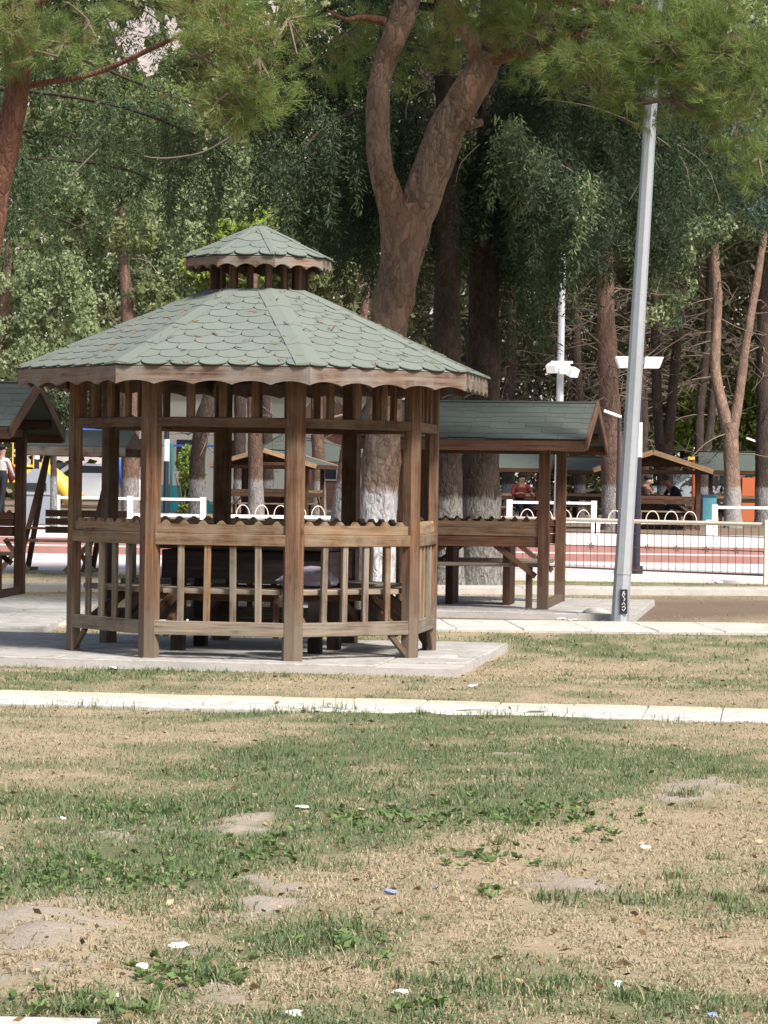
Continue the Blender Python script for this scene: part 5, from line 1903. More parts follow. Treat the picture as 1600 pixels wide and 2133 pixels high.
for l in L3:
    put('limb', wood_mesh('limb', [l], 8, .1, .3, 75, M['bark_cedar'], base), t3)
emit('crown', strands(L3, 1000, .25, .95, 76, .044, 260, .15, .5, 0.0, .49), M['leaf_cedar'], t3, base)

base = Vector((P(1005, 1000, 33.6).x, 33.6, 0))
t4 = thing('cedar_tree', 'thicker whitewashed dark trunk with a curtain of sprays, further of the twin trunks', 'tree', base, 0, 'twin cedars')
tr = [(1000, 1228, 33.6, 110), (1001, 1150, 33.6, 84), (1003, 1000, 33.6, 76), (1006, 760, 33.6, 70), (1010, 540, 33.6, 62), (1014, 400, 33.6, 54), (1018, 200, 33.6, 46), (1022, -250, 33.6, 26)]
put('trunk', wood_mesh('trunk', [px_path(tr)], 28, .07, .35, 81, M['bark_cedar'], base), t4)
L4 = [px_path(x) for x in (
    [(1014, 330, 33.6, 18), (1090, 306, 32.4, 14), (1160, 330, 31.6, 11), (1215, 380, 31.0, 8), (1240, 440, 30.8, 4)],
    [(1016, 210, 33.6, 18), (1150, 200, 33.0, 14), (1290, 250, 32.4, 10), (1400, 320, 32.0, 6), (1450, 380, 31.9, 4)],
    [(1012, 450, 33.6, 14), (1080, 430, 33.0, 10), (1150, 455, 32.6, 7), (1190, 510, 32.4, 4)],
    [(1018, 140, 33.6, 20), (1120, 120, 34.0, 15), (1260, 160, 34.4, 11), (1400, 230, 34.6, 8), (1540, 330, 34.8, 4)],
    [(1014, 290, 33.6, 16), (1200, 290, 35.0, 12), (1330, 330, 35.6, 9), (1440, 400, 36.0, 5)],
    [(1012, 400, 33.6, 14), (1160, 390, 35.2, 10), (1290, 420, 35.8, 7), (1370, 480, 36.0, 4)],
    [(1018, 60, 33.6, 20), (1200, 40, 32.6, 14), (1380, 110, 32.0, 9), (1500, 210, 31.6, 5)],
    [(1014, 360, 33.6, 12), (1060, 350, 34.6, 9), (1100, 400, 35.0, 4)],
    [(1016, 250, 33.6, 14), (1250, 235, 36.2, 10), (1420, 300, 37.0, 7), (1580, 360, 37.4, 4)])]
for l in L4:
    put('limb', wood_mesh('limb', [[(p_, r_ * .65) for p_, r_ in l]], 8, .1, .3, 85, M['bark_cedar'], base), t4)
emit('crown', strands(L4, 1500, .25, 1.0, 86, .046, 250, .155, .55, 0.0, .49), M['leaf_cedar'], t4, base)
emit('upper_crown', crown_cards([pm(1000, -230, 420, 150, 33.6), pm(1350, -200, 300, 130, 33.6), pm(700, -210, 260, 120, 33.4), pm(1050, -210, 330, 90, 31.0), pm(1400, -190, 260, 90, 31.2), pm(1250, -260, 330, 90, 29.6), pm(780, -200, 220, 80, 31.2)], 34000, .13, 87, cut=.27), M['leaf_cedar'], t4, base)
bare = [[(1088, 318, 31.0, 5), (1150, 335, 30.9, 5), (1200, 362, 30.8, 5), (1240, 402, 30.8, 3)], [(1130, 205, 31.6, 4), (1230, 222, 31.4, 4), (1330, 262, 31.2, 4), (1420, 330, 31.2, 3), (1440, 410, 31.2, 2)],
        [(1000, 300, 31.8, 4), (960, 340, 31.6, 4), (950, 380, 31.6, 2)], [(1150, 320, 30.9, 4), (1120, 350, 30.9, 3), (1105, 390, 30.9, 2)], [(890, 185, 31.6, 4), (850, 210, 31.6, 4), (846, 250, 31.6, 2)],
        [(1330, 280, 31.2, 3), (1350, 340, 31.2, 3), (1310, 420, 31.2, 2)], [(1410, 300, 31.0, 3), (1470, 345, 31.0, 3), (1500, 420, 31.0, 2)]]
put('bare_branches', wood_mesh('bare_branches', [px_path([(a, b_, c, w * .6) for a, b_, c, w in x]) for x in bare], 6, .1, .3, 88, M['pale_twig'], base), t4, kind='stuff')
# sprays on the arching limb, sunlight put into their lighter leaf colour
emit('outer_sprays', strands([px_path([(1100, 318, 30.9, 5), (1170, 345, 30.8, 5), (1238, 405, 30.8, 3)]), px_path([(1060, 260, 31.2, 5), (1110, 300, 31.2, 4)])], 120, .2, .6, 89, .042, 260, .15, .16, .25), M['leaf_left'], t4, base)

# 5 --- tree with hanging sprays at the left
base = Vector((P(-150, 1000, 36).x, 36, 0))
t5 = thing('cedar_tree', 'dark drooping tree over the left shelter, its sprays hanging behind the red barked pine', 'tree', base)
tr = [(-150, 1205, 36, 110), (-150, 900, 36, 74), (-150, 400, 36, 60), (-150, -100, 36, 46), (-150, -400, 36, 24)]
put('trunk', wood_mesh('trunk', [px_path(tr)], 20, .1, .35, 91, M['bark_cedar'], base), t5)
L5 = [px_path(x) for x in (
    [(-150, 330, 36, 18), (60, 330, 35.4, 13), (230, 345, 35.0, 10), (330, 380, 34.8, 5)],
    [(-150, 450, 36, 16), (0, 440, 36.4, 12), (120, 455, 36.6, 9), (210, 500, 36.8, 4)],
    [(-150, 180, 36, 20), (60, 190, 35.6, 15), (260, 225, 35.2, 11), (420, 290, 35.0, 8), (500, 350, 34.9, 4)],
    [(-150, 40, 36, 20), (80, 90, 36.4, 15), (280, 170, 36.6, 11), (450, 240, 36.8, 8), (580, 330, 37.0, 4)],
    [(-150, 260, 36, 16), (100, 280, 37.4, 12), (300, 300, 37.8, 9), (440, 350, 38.0, 4)],
    [(150, -60, 36, 10), (230, -6, 36.4, 8), (300, 22, 36.5, 6), (352, 60, 36.5, 3)],
    [(-150, -60, 36, 18), (150, -20, 37.0, 13), (220, 40, 36.6, 9), (250, 120, 36.4, 4)])]
for l in L5:
    put('limb', wood_mesh('limb', [[(p_, r_ * .55) for p_, r_ in l]], 8, .1, .3, 95, M['bark_cedar'], base), t5)
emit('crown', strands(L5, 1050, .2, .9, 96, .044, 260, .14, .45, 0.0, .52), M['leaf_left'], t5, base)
emit('upper_crown', crown_cards([pm(60, -230, 380, 140, 36.2), pm(380, -220, 200, 110, 36.5)], 9000, .13, 97, cut=.3), M['leaf_left'], t5, base)
put('bare_branches', wood_mesh('bare_branches', [px_path(x) for x in ([(480, 285, 33.6, 4), (420, 318, 33.6, 4), (340, 330, 33.6, 3), (300, 325, 33.6, 2)], [(150, 365, 33.6, 3), (180, 335, 33.6, 3), (205, 310, 33.6, 2)])], 6, .1, .3, 98, M['pale_twig'], base), t5, kind='stuff')

# --- park trees further back: (label, D, trunk paths, bark, crown masses, leaf material, leaf count, size)
def far_tree(name, label, D, paths, bark, crowns, leafmat, n, size, seed, group=None, twig=0, tone=0.0, sides=12, cut=.42):
    x0, y0 = paths[0][0][0], 1000
    v = P(x0, 1000, D)
    base = Vector((v.x, D, BZ - .05 if D > 47 else 0))
    t = thing(name, label, 'tree', base, 0, group)
    pp = [px_path([(x, y, D, w) for x, y, w in q]) for q in paths]
    # let the foot reach the soil
    if pp[0][0][0].z > base.z:
        p0, r0 = pp[0][0]
        pp[0] = [(Vector((p0.x, p0.y, base.z - .02)), r0 * 1.25)] + pp[0]
    put('trunk', wood_mesh('trunk', pp, sides, .12, .35, seed, bark, base), t)
    if crowns:
        emit('crown', crown_cards([pm(*c) for c in crowns], int(n * 2.4), size * .58, seed + 1, tone=tone, cut=cut, freq=1.15), leafmat, t, base)
    if twig:
        rs = np.random.RandomState(seed + 5)
        tw = []
        for k in range(twig):
            q = pp[rs.randint(len(pp))]
            c = resample(q, .2)[:, :3]
            p = c[int(rs.uniform(.35, 1) * (len(c) - 1))]
            if p[2] < 2.0:
                continue
            a = rs.uniform(0, 6.28)
            L = rs.uniform(.5, 2.0)
            dv = np.array([math.cos(a), math.sin(a) * .8, rs.uniform(-.35, .45)])
            m1 = p + dv * L * .5 + rs.normal(size=3) * .08
            e = p + dv * L + rs.normal(size=3) * .12 - np.array([0, 0, .15 * L])
            tw.append([(Vector(p), .020), (Vector(m1), .013), (Vector(e), .005)])
            for h in range(3):
                f = rs.uniform(.3, .95)
                b0 = p + (e - p) * f
                d2 = dv + rs.normal(size=3) * .7
                tw.append([(Vector(b0), .008), (Vector(b0 + d2 * rs.uniform(.2, .5)), .004)])
        if tw:
            put('dead_branches', wood_mesh('dead_branches', tw, 5, .25, .2, seed + 6, M['twig'], base), t, kind='stuff')
    return t


far_tree('pine_tree', 'forked pine with pink bark and whitewashed foot at the right', 70,
         [[(1527, 1108, 41), (1525, 1000, 34), (1522, 930, 33), (1521, 880, 34)], [(1518, 900, 28), (1503, 840, 25), (1490, 770, 21), (1492, 700, 21), (1494, 620, 20), (1490, 550, 19), (1488, 420, 16), (1490, 200, 10)],
          [(1526, 900, 25), (1540, 820, 20), (1550, 740, 19), (1562, 670, 18), (1578, 580, 16), (1592, 490, 15), (1612, 380, 11), (1630, 220, 7)]],
         M['bark_pale'], [(1420, 520, 70, 60, 69), (1400, 600, 60, 40, 69), (1480, 480, 50, 40, 69), (1540, 470, 40, 30, 70), (1370, 660, 50, 30, 69), (1500, 300, 260, 120, 70), (1600, 150, 300, 150, 70)], M['leaf_pale'], 15000, .20, 201, twig=46, sides=16, tone=.1)
BG = 'whitewashed park trees behind the terrace'
far_tree('park_tree', 'grey brown trunk seen left of the second gazebo post from the left', 62, [[(272, 1062, 42), (272, 960, 38), (271, 840, 36), (268, 700, 30), (262, 600, 24), (250, 420, 14)]], M['bark_far'], [(250, 250, 150, 90, 62), (258, 480, 70, 46, 62), (320, 620, 60, 34, 62)], M['leaf_far'], 9000, .2, 211, BG, 8)
far_tree('park_tree', 'dark bent trunk beside the green bush, seen through the octagonal gazebo', 65, [[(412, 1072, 40), (411, 990, 34), (416, 920, 32), (426, 870, 34), (440, 800, 26), (450, 640, 18)]], M['bark_dark'], [(430, 690, 80, 50, 65), (470, 120, 130, 80, 66)], M['leaf_far'], 9000, .2, 221, BG, 6)
far_tree('park_tree', 'straight whitewashed trunk standing before the pale-gabled shelter', 63, [[(533, 1082, 36), (532, 980, 31), (531, 860, 30), (528, 700, 24), (526, 480, 14)]], M['bark_far'], [(560, 200, 130, 80, 64)], M['leaf_far'], 8000, .2, 231, BG, 8)
far_tree('park_tree', 'thin leaning grey trunk just left of the big forked pine', 40, [[(700, 1150, 34), (706, 1060, 30), (716, 980, 26), (732, 860, 22), (752, 700, 18), (770, 560, 12)]], M['bark_far'], [(740, 480, 70, 60, 41)], M['leaf_cedar'], 2500, .1, 241, None, 10)
far_tree('park_tree', 'stout brown trunk with a whitewashed foot directly left of the grey lamp pole', 64, [[(1278, 1106, 54), (1276, 1000, 48), (1272, 900, 46), (1266, 780, 42), (1262, 600, 36), (1260, 300, 22)]], M['bark_far'], [(1250, 330, 240, 130, 64), (1160, 480, 130, 80, 65), (1340, 500, 100, 70, 65), (1330, 330, 240, 120, 60.5), (1420, 180, 240, 120, 58)], M['leaf_olive'], 20000, .22, 251, BG, 40)
far_tree('park_tree', 'dark V-forked trunk above the pale orange gable', 76, [[(1386, 1085, 38), (1385, 990, 34), (1384, 925, 36)], [(1378, 940, 24), (1370, 850, 22), (1366, 720, 19), (1362, 560, 14)], [(1390, 940, 24), (1398, 850, 21), (1408, 740, 19), (1424, 600, 14)]], M['bark_dark'], [(1380, 380, 260, 130, 77), (1300, 560, 90, 50, 78)], M['leaf_olive'], 12000, .24, 261, BG, 44)
far_tree('park_tree', 'dark forked trunk between the V-forked trunk and the forked pine with pink bark', 79, [[(1462, 1082, 34), (1462, 1000, 30), (1463, 950, 30)], [(1458, 960, 20), (1456, 880, 20), (1464, 800, 18), (1474, 700, 14), (1476, 520, 9)], [(1468, 960, 20), (1480, 880, 19), (1486, 800, 15), (1496, 680, 10)]], M['bark_dark'], [(1480, 360, 220, 120, 80)], M['leaf_olive'], 9000, .24, 271, BG, 36)
far_tree('park_tree', 'whitewashed trunk cut by the right picture edge', 72, [[(1592, 1098, 44), (1591, 1000, 36), (1592, 880, 33), (1590, 700, 28), (1586, 500, 18)]], M['bark_dark'], [(1640, 420, 160, 150, 72)], M['leaf_olive'], 6000, .22, 281, BG, 22)
far_tree('park_tree', 'slender grey trunk behind the roof of the right timber shelter', 82, [[(1058, 1085, 28), (1057, 980, 25), (1060, 840, 24), (1066, 680, 20), (1070, 480, 12)]], M['bark_dark'], [(1080, 400, 190, 140, 83)], M['leaf_olive'], 8000, .24, 291, BG, 44)
far_tree('park_tree', 'dark thin trunk between the right shelter roof and the stout brown trunk', 86, [[(1208, 1080, 26), (1208, 960, 23), (1204, 820, 22), (1196, 600, 16)]], M['bark_dark'], [(1190, 380, 190, 140, 86)], M['leaf_olive'], 8000, .24, 301, BG, 44)
far_tree('park_tree', 'thin trunk right of the white banded lamp post, half lost in shade', 88, [[(1340, 1080, 24), (1341, 940, 21), (1338, 760, 18), (1336, 560, 12)]], M['bark_dark'], [(1340, 340, 200, 130, 88)], M['leaf_olive'], 8000, .24, 311, BG, 44)
far_tree('park_tree', 'whitewashed trunk half hidden inside the pale-gabled shelter', 80, [[(664, 1085, 30), (664, 980, 27), (660, 860, 25), (655, 640, 18)]], M['bark_far'], [(650, 520, 120, 110, 81), (600, 600, 60, 60, 81)], M['leaf_far'], 7000, .22, 321, BG, 12)

# sunlit trees on the left
far_tree('broadleaf_tree', 'pale green tree with light drooping sprays above the left shelter', 50, [[(-40, 1110, 40), (-30, 900, 34), (0, 700, 26), (20, 500, 16)]], M['bark_far'],
         [(60, 640, 110, 80, 50), (150, 690, 60, 60, 50), (10, 560, 90, 60, 50.5), (120, 590, 70, 40, 50), (20, 740, 80, 50, 50), (100, 770, 60, 40, 50), (170, 640, 40, 50, 50.4), (-40, 660, 80, 120, 51)], M['leaf_pale'], 16000, .13, 331, None, 0, .05)
far_tree('broadleaf_tree', 'dark leafy small tree right above the gable of the left shelter', 54, [[(112, 1080, 16), (112, 900, 12), (114, 830, 8)]], M['bark_dark'], [(110, 825, 38, 50, 54), (128, 860, 24, 34, 54), (190, 850, 28, 40, 60)], M['leaf_cedar'], 3500, .11, 341, None, 0, .1)
far_tree('broadleaf_tree', 'sunlit lime green tree directly behind the gazebo lantern', 88, [[(560, 1085, 26), (556, 900, 22), (545, 700, 16)]], M['bark_dark'], [(560, 480, 60, 50, 88), (480, 500, 60, 40, 88), (620, 490, 40, 40, 88), (440, 560, 60, 50, 88), (540, 580, 110, 60, 88)], M['leaf_lime'], 9000, .26, 351)
far_tree('broadleaf_tree', 'soft olive green tree above the gazebo roof, left of the lantern', 96, [[(500, 1080, 28), (500, 850, 24), (505, 600, 16)]], M['bark_dark'], [(490, 390, 110, 80, 96), (560, 340, 70, 60, 96), (430, 460, 80, 80, 96), (350, 600, 110, 90, 98), (400, 700, 120, 60, 98)], M['leaf_pale'], 12000, .26, 361)
far_tree('broadleaf_tree', 'pale sunlit tree left of the gazebo lantern behind the dark hanging sprays', 92, [[(250, 1080, 30), (250, 800, 26), (255, 560, 16)]], M['bark_dark'], [(250, 430, 120, 100, 92), (340, 530, 110, 80, 92), (170, 560, 90, 80, 92), (120, 400, 90, 80, 92), (300, 640, 120, 50, 92), (420, 420, 80, 70, 93)], M['leaf_pale'], 16000, .24, 411, None, 0, .12)
far_tree('broadleaf_tree', 'bright green tree top just under the pale hillside opening', 106, [[(310, 1080, 26), (308, 700, 20), (306, 300, 12)]], M['bark_dark'], [(300, 185, 70, 26, 106), (350, 190, 50, 20, 106), (250, 215, 60, 30, 106)], M['leaf_lime'], 4000, .26, 421)
far_tree('broadleaf_tree', 'sunlit green tree filling the gap right of the V-forked trunk', 100, [[(1425, 1080, 22), (1425, 940, 18), (1424, 860, 12)]], M['bark_dark'], [(1425, 860, 60, 70, 100), (1400, 930, 50, 40, 100), (1440, 800, 50, 40, 101)], M['leaf_lime'], 7000, .24, 371, None, 0, -.15)
far_tree('broadleaf_tree', 'yellow green tree in sun right of the forked pine with pink bark', 104, [[(1580, 1080, 22), (1578, 940, 18), (1576, 860, 12)]], M['bark_dark'], [(1575, 830, 60, 60, 104), (1560, 900, 50, 40, 104), (1620, 860, 50, 60, 104)], M['leaf_lime'], 7000, .24, 381, None, 0, .1)
far_tree('broadleaf_tree', 'bluish fir branch tip hanging in at the right edge', 40, [[(1700, 1200, 60), (1690, 900, 50), (1680, 400, 40), (1680, 100, 24)]], M['bark_cedar'], [(1560, 300, 60, 34, 40), (1520, 285, 30, 30, 39.8), (1610, 340, 60, 50, 40), (1580, 400, 80, 46, 40.5), (1640, 440, 80, 60, 40)], M['leaf_blue'], 5000, .11, 391, None, 0, 0)

v = at_back(385, 70)
bs = thing('bush', 'bright green upright bush beside the dark bent trunk', 'bush', v)
m = MB()
for k in range(9):
    a = R(40 * k)
    m.tube([(0, 0, 0), (math.cos(a) * .12, math.sin(a) * .12, .5), (math.cos(a) * .25, math.sin(a) * .25, 1.1)], [.02, .014, .006], 5)
m.build('stems', M['twig'], bs)
emit('foliage', crown_cards([(np.array(v) + np.array([0, 0, .95]), (.34, .34, .85)), (np.array(v) + np.array([.1, 0, .6]), (.32, .32, .5))], 6500, .09, 401, cut=.35), M['leaf_lime'], bs, v)

# far wood behind everything: one mass
rs = np.random.RandomState(77)
n = 150000
X = rs.uniform(-34, 34, n)
Y = rs.uniform(112, 150, n)
Z = rs.uniform(0, 1, n) ** .85 * 31
C = np.stack([X, Y, Z], 1)
den = fbm(C * np.array([.22, .12, .20]), 5, 4)
px, py = proj(C)
bz = (X * .1 + 0)
keep = (den > .32) | (Z < 2.0)
keep &= ~((np.abs(X + 3.5) < 12) & (Z < 6.2) & (Y < 140))       # clearing where the white building stands
gapd = ((px - 305) / 70) ** 2 + ((py - 95) / 75) ** 2 + (fbm(np.stack([px, py, px * 0], 1) / 28.0, 44, 3) - .42) * 3.2               # opening through which the hillside shows
keep &= gapd > 1.0
C = C[keep]
T = np.clip(.1 + .8 * fbm(C * .45, 8, 3) + rs.normal(size=len(C)) * .12, 0, 1)
V_, Q_, T_ = leaf_cards(C, rs.normal(size=(len(C), 3)) + np.array([0, 0, -.5]), .5 * rs.uniform(.6, 1.5, len(C)), T, 1.7, rs)
put('far_woods', fast_mesh('far_woods', V_, quads=Q_, tint=T_, mat=M['leaf_far']), kind='stuff')

n = 90000
C = np.stack([rs.uniform(1.0, 19, n), rs.uniform(92, 110, n), BZ + rs.uniform(0, 1, n) ** .8 * 16], 1)
den = fbm(C * np.array([.5, .25, .4]), 15, 4)
px, py = proj(C)
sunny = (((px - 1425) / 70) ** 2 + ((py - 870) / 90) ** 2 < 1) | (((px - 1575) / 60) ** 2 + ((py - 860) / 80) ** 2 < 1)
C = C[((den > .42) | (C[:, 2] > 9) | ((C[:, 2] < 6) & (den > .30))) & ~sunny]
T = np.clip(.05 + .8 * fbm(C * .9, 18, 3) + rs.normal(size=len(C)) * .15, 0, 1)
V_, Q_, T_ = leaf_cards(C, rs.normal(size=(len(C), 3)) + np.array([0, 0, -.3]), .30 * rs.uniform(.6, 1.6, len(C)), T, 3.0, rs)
put('pine_thicket', fast_mesh('pine_thicket', V_, quads=Q_, tint=T_, mat=M['leaf_thicket']), kind='stuff')

# ------------------------------------------------------------------ grass, weeds, litter
rs = np.random.RandomState(99)


def scatter(n, y0, y1, margin, power=1.0):
    y = (y0 ** (1 - power) + rs.uniform(0, 1, n) * (y1 ** (1 - power) - y0 ** (1 - power))) ** (1 / (1 - power)) if power != 1 else y0 * (y1 / y0) ** rs.uniform(0, 1, n)
    x = rs.uniform(-1, 1, n) * (y * .1315 + margin)
    return np.stack([x, y, np.zeros(n)], 1)


def path_mask(A):
    """True where paving covers the ground."""
    m = np.zeros(len(A), bool)

    def band(o, d, nn, L0, L1, w):
        q = A[:, :2] - np.array([o.x, o.y])
        u = q @ np.array([d.x, d.y])
        w_ = q @ np.array([nn.x, nn.y])
        return (u > L0) & (u < L1) & (w_ > 0) & (w_ < w)
    edge = .05 * (fbm(A * 5, 61, 2) - .5)
    nz_ = fbm(A * 6, 61, 3)
    m |= band(G(0, 1437, .014), d1, n1v, -9, 20, .84) & ~(band(G(0, 1437, .014) + n1v * .66, d1, n1v, -9, 20, .3) & (nz_ > .57))
    m |= band(G(930, 1297), d2, n2v, -9, 20, 1.56)
    m |= band(G(930, 1233), d3, n3v, -9, 20, .62)
    m |= band(G(0, 2115), d4, n4v, -2, .23, .4)
    pz = GC - ex * 5.135 - ey * 1.40
    q = A[:, :2] - np.array([pz.x, pz.y])
    u, w_ = q @ np.array([ex.x, ex.y]), q @ np.array([ey.x, ey.y])
    m |= (u > 0) & (u < 6.69) & (w_ > 0) & (w_ < 3.0)
    m |= (A[:, 0] > -6.6) & (A[:, 0] < -2.6) & (A[:, 1] > 22.35) & (A[:, 1] < 28.35)
    pz = Vector((SDC.x, SDC.y, 0)) - sx * 1.55 - sy * 1.7
    q = A[:, :2] - np.array([pz.x, pz.y])
    u, w_ = q @ np.array([sx.x, sx.y]), q @ np.array([sy.x, sy.y])
    m |= (u > 0) & (u < 3.12) & (w_ > 0) & (w_ < 3.6)
    m |= A[:, 1] > 37.3
    return m


def blades(A, L, lean, width, tint):
    n = len(A)
    az = rs.uniform(0, 2 * np.pi, n)
    h = np.stack([np.cos(az), np.sin(az), np.zeros(n)], 1)
    s = np.stack([-np.sin(az), np.cos(az), np.zeros(n)], 1) * (width * .5)[:, None]
    up = np.array([0, 0, 1.0])
    c1, s1 = np.cos(lean * .55)[:, None], np.sin(lean * .55)[:, None]
    c2, s2 = np.cos(np.minimum(lean * 1.35, 1.62))[:, None], np.sin(np.minimum(lean * 1.35, 1.62))[:, None]
    m1 = A + (up * c1 + h * s1) * L[:, None] * .5
    tip = m1 + (up * c2 + h * s2) * L[:, None] * .5
    V = np.empty((n, 5, 3))
    V[:, 0], V[:, 1], V[:, 2], V[:, 3], V[:, 4] = A - s, A + s, m1 + s * .8, m1 - s * .8, tip
    o = np.arange(n)[:, None] * 5
    return V.reshape(-1, 3), o + np.array([[0, 1, 2, 3]]), o + np.array([[3, 2, 4]]), tint


def grass_patch(name, n, y0, y1, power, wmul, lmul):
    A = scatter(n, y0, y1, 1.5, power)
    A = A[~path_mask(A)]
    z, g, b = ground_z(A)
    A[:, 2] = z - .003
    r = rs.uniform(size=len(A))
    clump = fbm(A * np.array([7, 7, 0]), 71, 2)
    hpx, hpy = proj(A)
    hm = np.clip(gauss(hpx, hpy, 1450, 1268, 330, 22) * 1.2 + gauss(hpx, hpy, 1050, 1285, 300, 16), 0, .93)
    keep = (rs.uniform(size=len(A)) > hm * (A[:, 1] > 20)) & (b < .30 + .55 * rs.uniform(size=len(A))) & (clump + .25 * r > .42)
    A, g, clump = A[keep], g[keep], clump[keep]
    k = len(A)
    isg = rs.uniform(size=k) < np.clip((g - .08) * .85, .08, .74)
    dk = isg | (rs.uniform(size=k) < .72)
    A, g, clump, isg = A[dk], g[dk], clump[dk], isg[dk]
    k = len(A)
    L = np.where(isg, rs.uniform(.012, .030, k) * (1 + .7 * np.clip(clump - .5, 0, 1)) * (0.75 + .5 * g), rs.uniform(.016, .038, k)) * lmul
    tall = rs.uniform(size=k) < .006
    L = np.where(tall, L * 2.0, L)
    e_ = (A[:, :2] - np.array([G(0, 1437).x, G(0, 1437).y])) @ np.array([n1v.x, n1v.y])
    fringe = (e_ > .5) & (e_ < 1.15) & (fbm(A * 2.0, 63, 2) > .40 + .10 * np.clip((A[:, 0] - .3) / 1.0, 0, 1))
    L = np.where(fringe, L * 2.3, L)
    isg = isg | (fringe & (rs.uniform(size=k) < .5))
    lean = np.where(isg, rs.uniform(.25, 1.3, k), rs.uniform(1.05, 1.6, k))
    W = rs.uniform(.0024, .0044, k) * wmul
    tt = np.where(isg, np.clip(.04 + .34 * rs.uniform(size=k) + .22 * (fbm(A * np.array([2.2, 2.2, 0]), 72, 2) - .5), 0, .48), np.clip(.56 + .42 * rs.uniform(size=k), 0, 1))
    V, Q, T3, t = blades(A, L, lean, W, tt)
    me = fast_mesh(name, V, quads=Q, tris=T3, tint=np.concatenate([t, t]), mat=M['grass'])
    put(name, me, kind='stuff', label='patchy green and straw coloured lawn grass', cat=None)


grass_patch('lawn_grass', 400000, 5.9, 19.2, 1.6, 1.0, 1.0)
grass_patch('lawn_grass', 60000, 17.5, 37.2, 1.2, 2.0, 1.15)

# wild tufts that the mower missed
def wild_tufts():
    T_ = []
    for cx, cy, rx, ry, n in ((700, 1950, 70, 26, 14), (350, 1915, 110, 26, 9), (560, 1560, 60, 14, 8), (1080, 1490, 200, 10, 9), (620, 1478, 60, 8, 8), (270, 1470, 20, 6, 3), (110, 1465, 40, 6, 5), (800, 1480, 40, 8, 6), (300, 1690, 100, 20, 8), (1500, 1850, 120, 40, 14),
                              (150, 2095, 140, 14, 14), (1300, 2080, 260, 30, 18), (900, 2060, 120, 30, 8), (420, 2060, 80, 24, 8), (1180, 1870, 120, 12, 8), (800, 1750, 500, 90, 30), (800, 1640, 700, 50, 40), (1200, 1400, 350, 30, 16), (200, 1410, 200, 12, 12)):
        for i in range(max(2, n * 5 // 9)):
            T_.append(G(cx + rs.normal() * rx * .7, cy + rs.normal() * ry * .7))
    T_ = np.array([tuple(p) for p in T_])
    k = 46
    A = np.repeat(T_, k, 0) + rs.normal(size=(len(T_) * k, 3)) * np.array([.03, .03, 0]) * np.repeat(rs.uniform(.5, 1.5, len(T_)), k)[:, None]
    A = A[~path_mask(A)]
    A[:, 2] = ground_z(A)[0] - .003
    n = len(A)
    V, Q, T3, t = blades(A, rs.uniform(.025, .07, n), rs.uniform(.3, 1.35, n), rs.uniform(.0028, .0048, n), np.clip(rs.uniform(0, .5, n) + (rs.uniform(size=n) < .15) * .4, 0, 1))
    put('wild_grass', fast_mesh('wild_grass', V, quads=Q, tris=T3, tint=np.concatenate([t, t]), mat=M['grass']), kind='stuff', label='longer unmown tufts standing in the lawn')


wild_tufts()
# fallen leaves and straw crumbs
A = scatter(1500, 5.9, 24, .6, 1.5)
A = A[(~path_mask(A)) | (rs.uniform(size=len(A)) < .25)]
A = A[A[:, 1] < 24]
A[:, 2] = ground_z(A)[0] + .012
A[:, 2] = np.where(path_mask(A), np.maximum(A[:, 2], .022), A[:, 2])
pad_hit = path_mask(A) & (A[:, 1] > 17.5)
A = A[~pad_hit]
az = rs.uniform(0, 6.28, len(A))
D = np.stack([np.cos(az), np.sin(az), rs.normal(size=len(A)) * .25], 1)
V_, Q_, T_ = leaf_cards(A, D, rs.uniform(.012, .04, len(A)), rs.uniform(0, 1, len(A)), 2.0, rs)
put('fallen_leaves', fast_mesh('fallen_leaves', V_, quads=Q_, tint=T_, mat=m_leaf('dry_leaf', [(0, (.10, .06, .035)), (.6, (.25, .17, .10)), (1, (.42, .34, .23))], .15)), kind='stuff', label='dry leaf crumbs scattered over the lawn')

# broad leaved weeds in the greenest spots
wpts = []
for cx, cy, rx, ry, n in ((1090, 1690, 130, 16, 120), (800, 1712, 110, 16, 90), (1000, 1785, 60, 10, 40), (110, 1830, 110, 20, 120), (330, 1835, 90, 16, 60), (690, 1965, 60, 10, 30), (1240, 1728, 40, 8, 18), (350, 2040, 80, 18, 40), (560, 1770, 120, 30, 60), (300, 1690, 70, 12, 40), (1010, 1868, 24, 8, 12), (200, 2105, 160, 14, 60), (470, 2020, 60, 12, 25), (880, 2105, 60, 12, 22)):
    for i in range(n // 2):
        wpts.append(G(cx + rs.normal() * rx * .8, cy + rs.normal() * ry * .95))
WA = np.array([tuple(p) for p in wpts])
WA = WA[~path_mask(WA)]
WA[:, 2] = ground_z(WA)[0] + .008
C = np.repeat(WA, 7, 0)
az = rs.uniform(0, 6.28, len(C))
D = np.stack([np.cos(az), np.sin(az), rs.uniform(.1, .9, len(C))], 1)
Ls = rs.uniform(.015, .036, len(C))
V_, Q_, T_ = leaf_cards(C + unit(D) * Ls[:, None] * .5, D, Ls, rs.uniform(0, 1, len(C)), 1.7, rs)
put('weeds', fast_mesh('weeds', V_, quads=Q_, tint=T_, mat=M['weed']), kind='stuff', label='low broad leaved weeds in the green turf')


def scrap(label, px, py, w, h, mat, seed, cat='litter', group='scraps of paper in the grass'):
    """a crumpled sheet: creased flat lump lying on the turf."""
    p = G(px, py)
    k = p.y / F
    o = blob('paper_scrap', label, cat, (p.x, p.y, z_at(p.x, p.y) + h * k * .45), w * k * .39, mat, seed, (1, .75, max(.22, h / w)), .75, group, 3)
    o.rotation_euler = (rnd.uniform(-.15, .15), rnd.uniform(-.2, .2), rnd.uniform(-.6, .6))


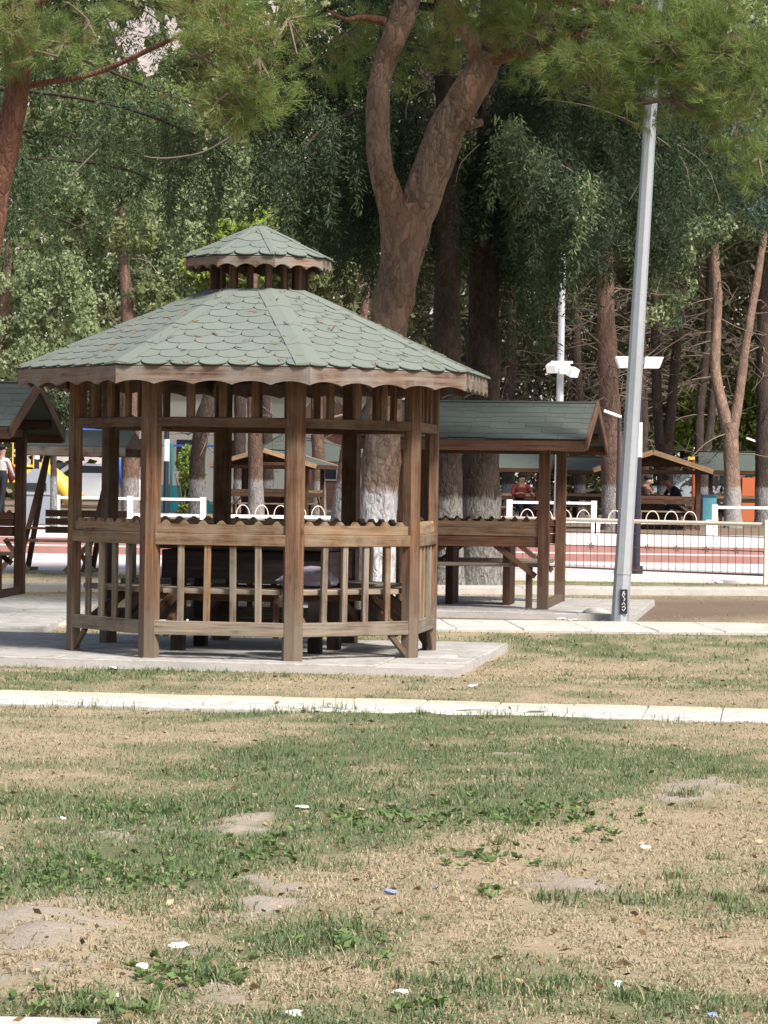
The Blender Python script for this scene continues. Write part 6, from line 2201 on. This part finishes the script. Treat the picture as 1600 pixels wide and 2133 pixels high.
scrap('crumpled white tissue right of the bare mound', 293, 2035, 34, 20, M['paper'], 1)
scrap('small white scrap below the crumpled tissue near the bare mound', 241, 2076, 20, 12, M['paper'], 2)
scrap('white paper at the very front of the lawn', 612, 2119, 44, 16, M['paper'], 3)
scrap('flat white strip of paper between the mound and the wild tuft', 372, 1974, 54, 10, M['paper'], 4)
scrap('torn white paper with two points on the front lawn', 830, 2070, 46, 14, M['paper'], 5)
scrap('small white ball of paper on the front lawn at the right', 1288, 2051, 22, 18, M['paper'], 6)
scrap('blue grey wrapper on the dry patch', 814, 1866, 34, 12, M['blue_wrap'], 7)
scrap('pale blue grey wrapper right of the darker one on the dry patch', 906, 1844, 26, 8, M['cloth_grey'], 8)
scrap('thin white stick of paper on the straw coloured turf', 1345, 1758, 30, 5, M['paper'], 9)
scrap('white scrap between the bare spot and the bright weeds', 628, 1691, 40, 8, M['paper'], 10)
scrap('tiny white scrap in the green turf at the left', 131, 1716, 14, 8, M['paper'], 11)
scrap('blue wrapper in the front right corner', 1482, 2112, 34, 14, M['blue_wrap'], 12)
scrap('white paper beside the gazebo pad corner on the dry turf', 985, 1431, 22, 8, M['paper'], 13)
scrap('white paper scrap in front of the gazebo pad, further right of two', 318, 1388, 30, 10, M['paper'], 14)
scrap('white paper scrap in front of the gazebo pad, further left of two', 236, 1394, 22, 8, M['paper'], 15)
scrap('white paper before the foot of the right shelter pad', 1168, 1293, 22, 8, M['paper'], 16)
scrap('long white paper before the foot of the right shelter pad', 1190, 1295, 26, 6, M['paper'], 17)
scrap('white scrap on the grass before the iron fence', 1496, 1213, 22, 8, M['paper'], 18)
scrap('tiny white ball lying under the gazebo rail', 519, 1362, 10, 8, M['paper'], 19)
blob('broken_stone', 'broken corner of concrete at the front of the gazebo pad', 'stone', Vector((G(930, 1390).x, G(930, 1390).y + .05, .02)), .085, M['concrete'], 4, (1.2, .8, .7), .4)
blob('broken_stone', 'lump of concrete at the front corner of the right shelter pad', 'stone', Vector((G(1240, 1290).x, G(1240, 1290).y, .04)), .10, M['concrete'], 9, (1.3, .8, .7), .4)
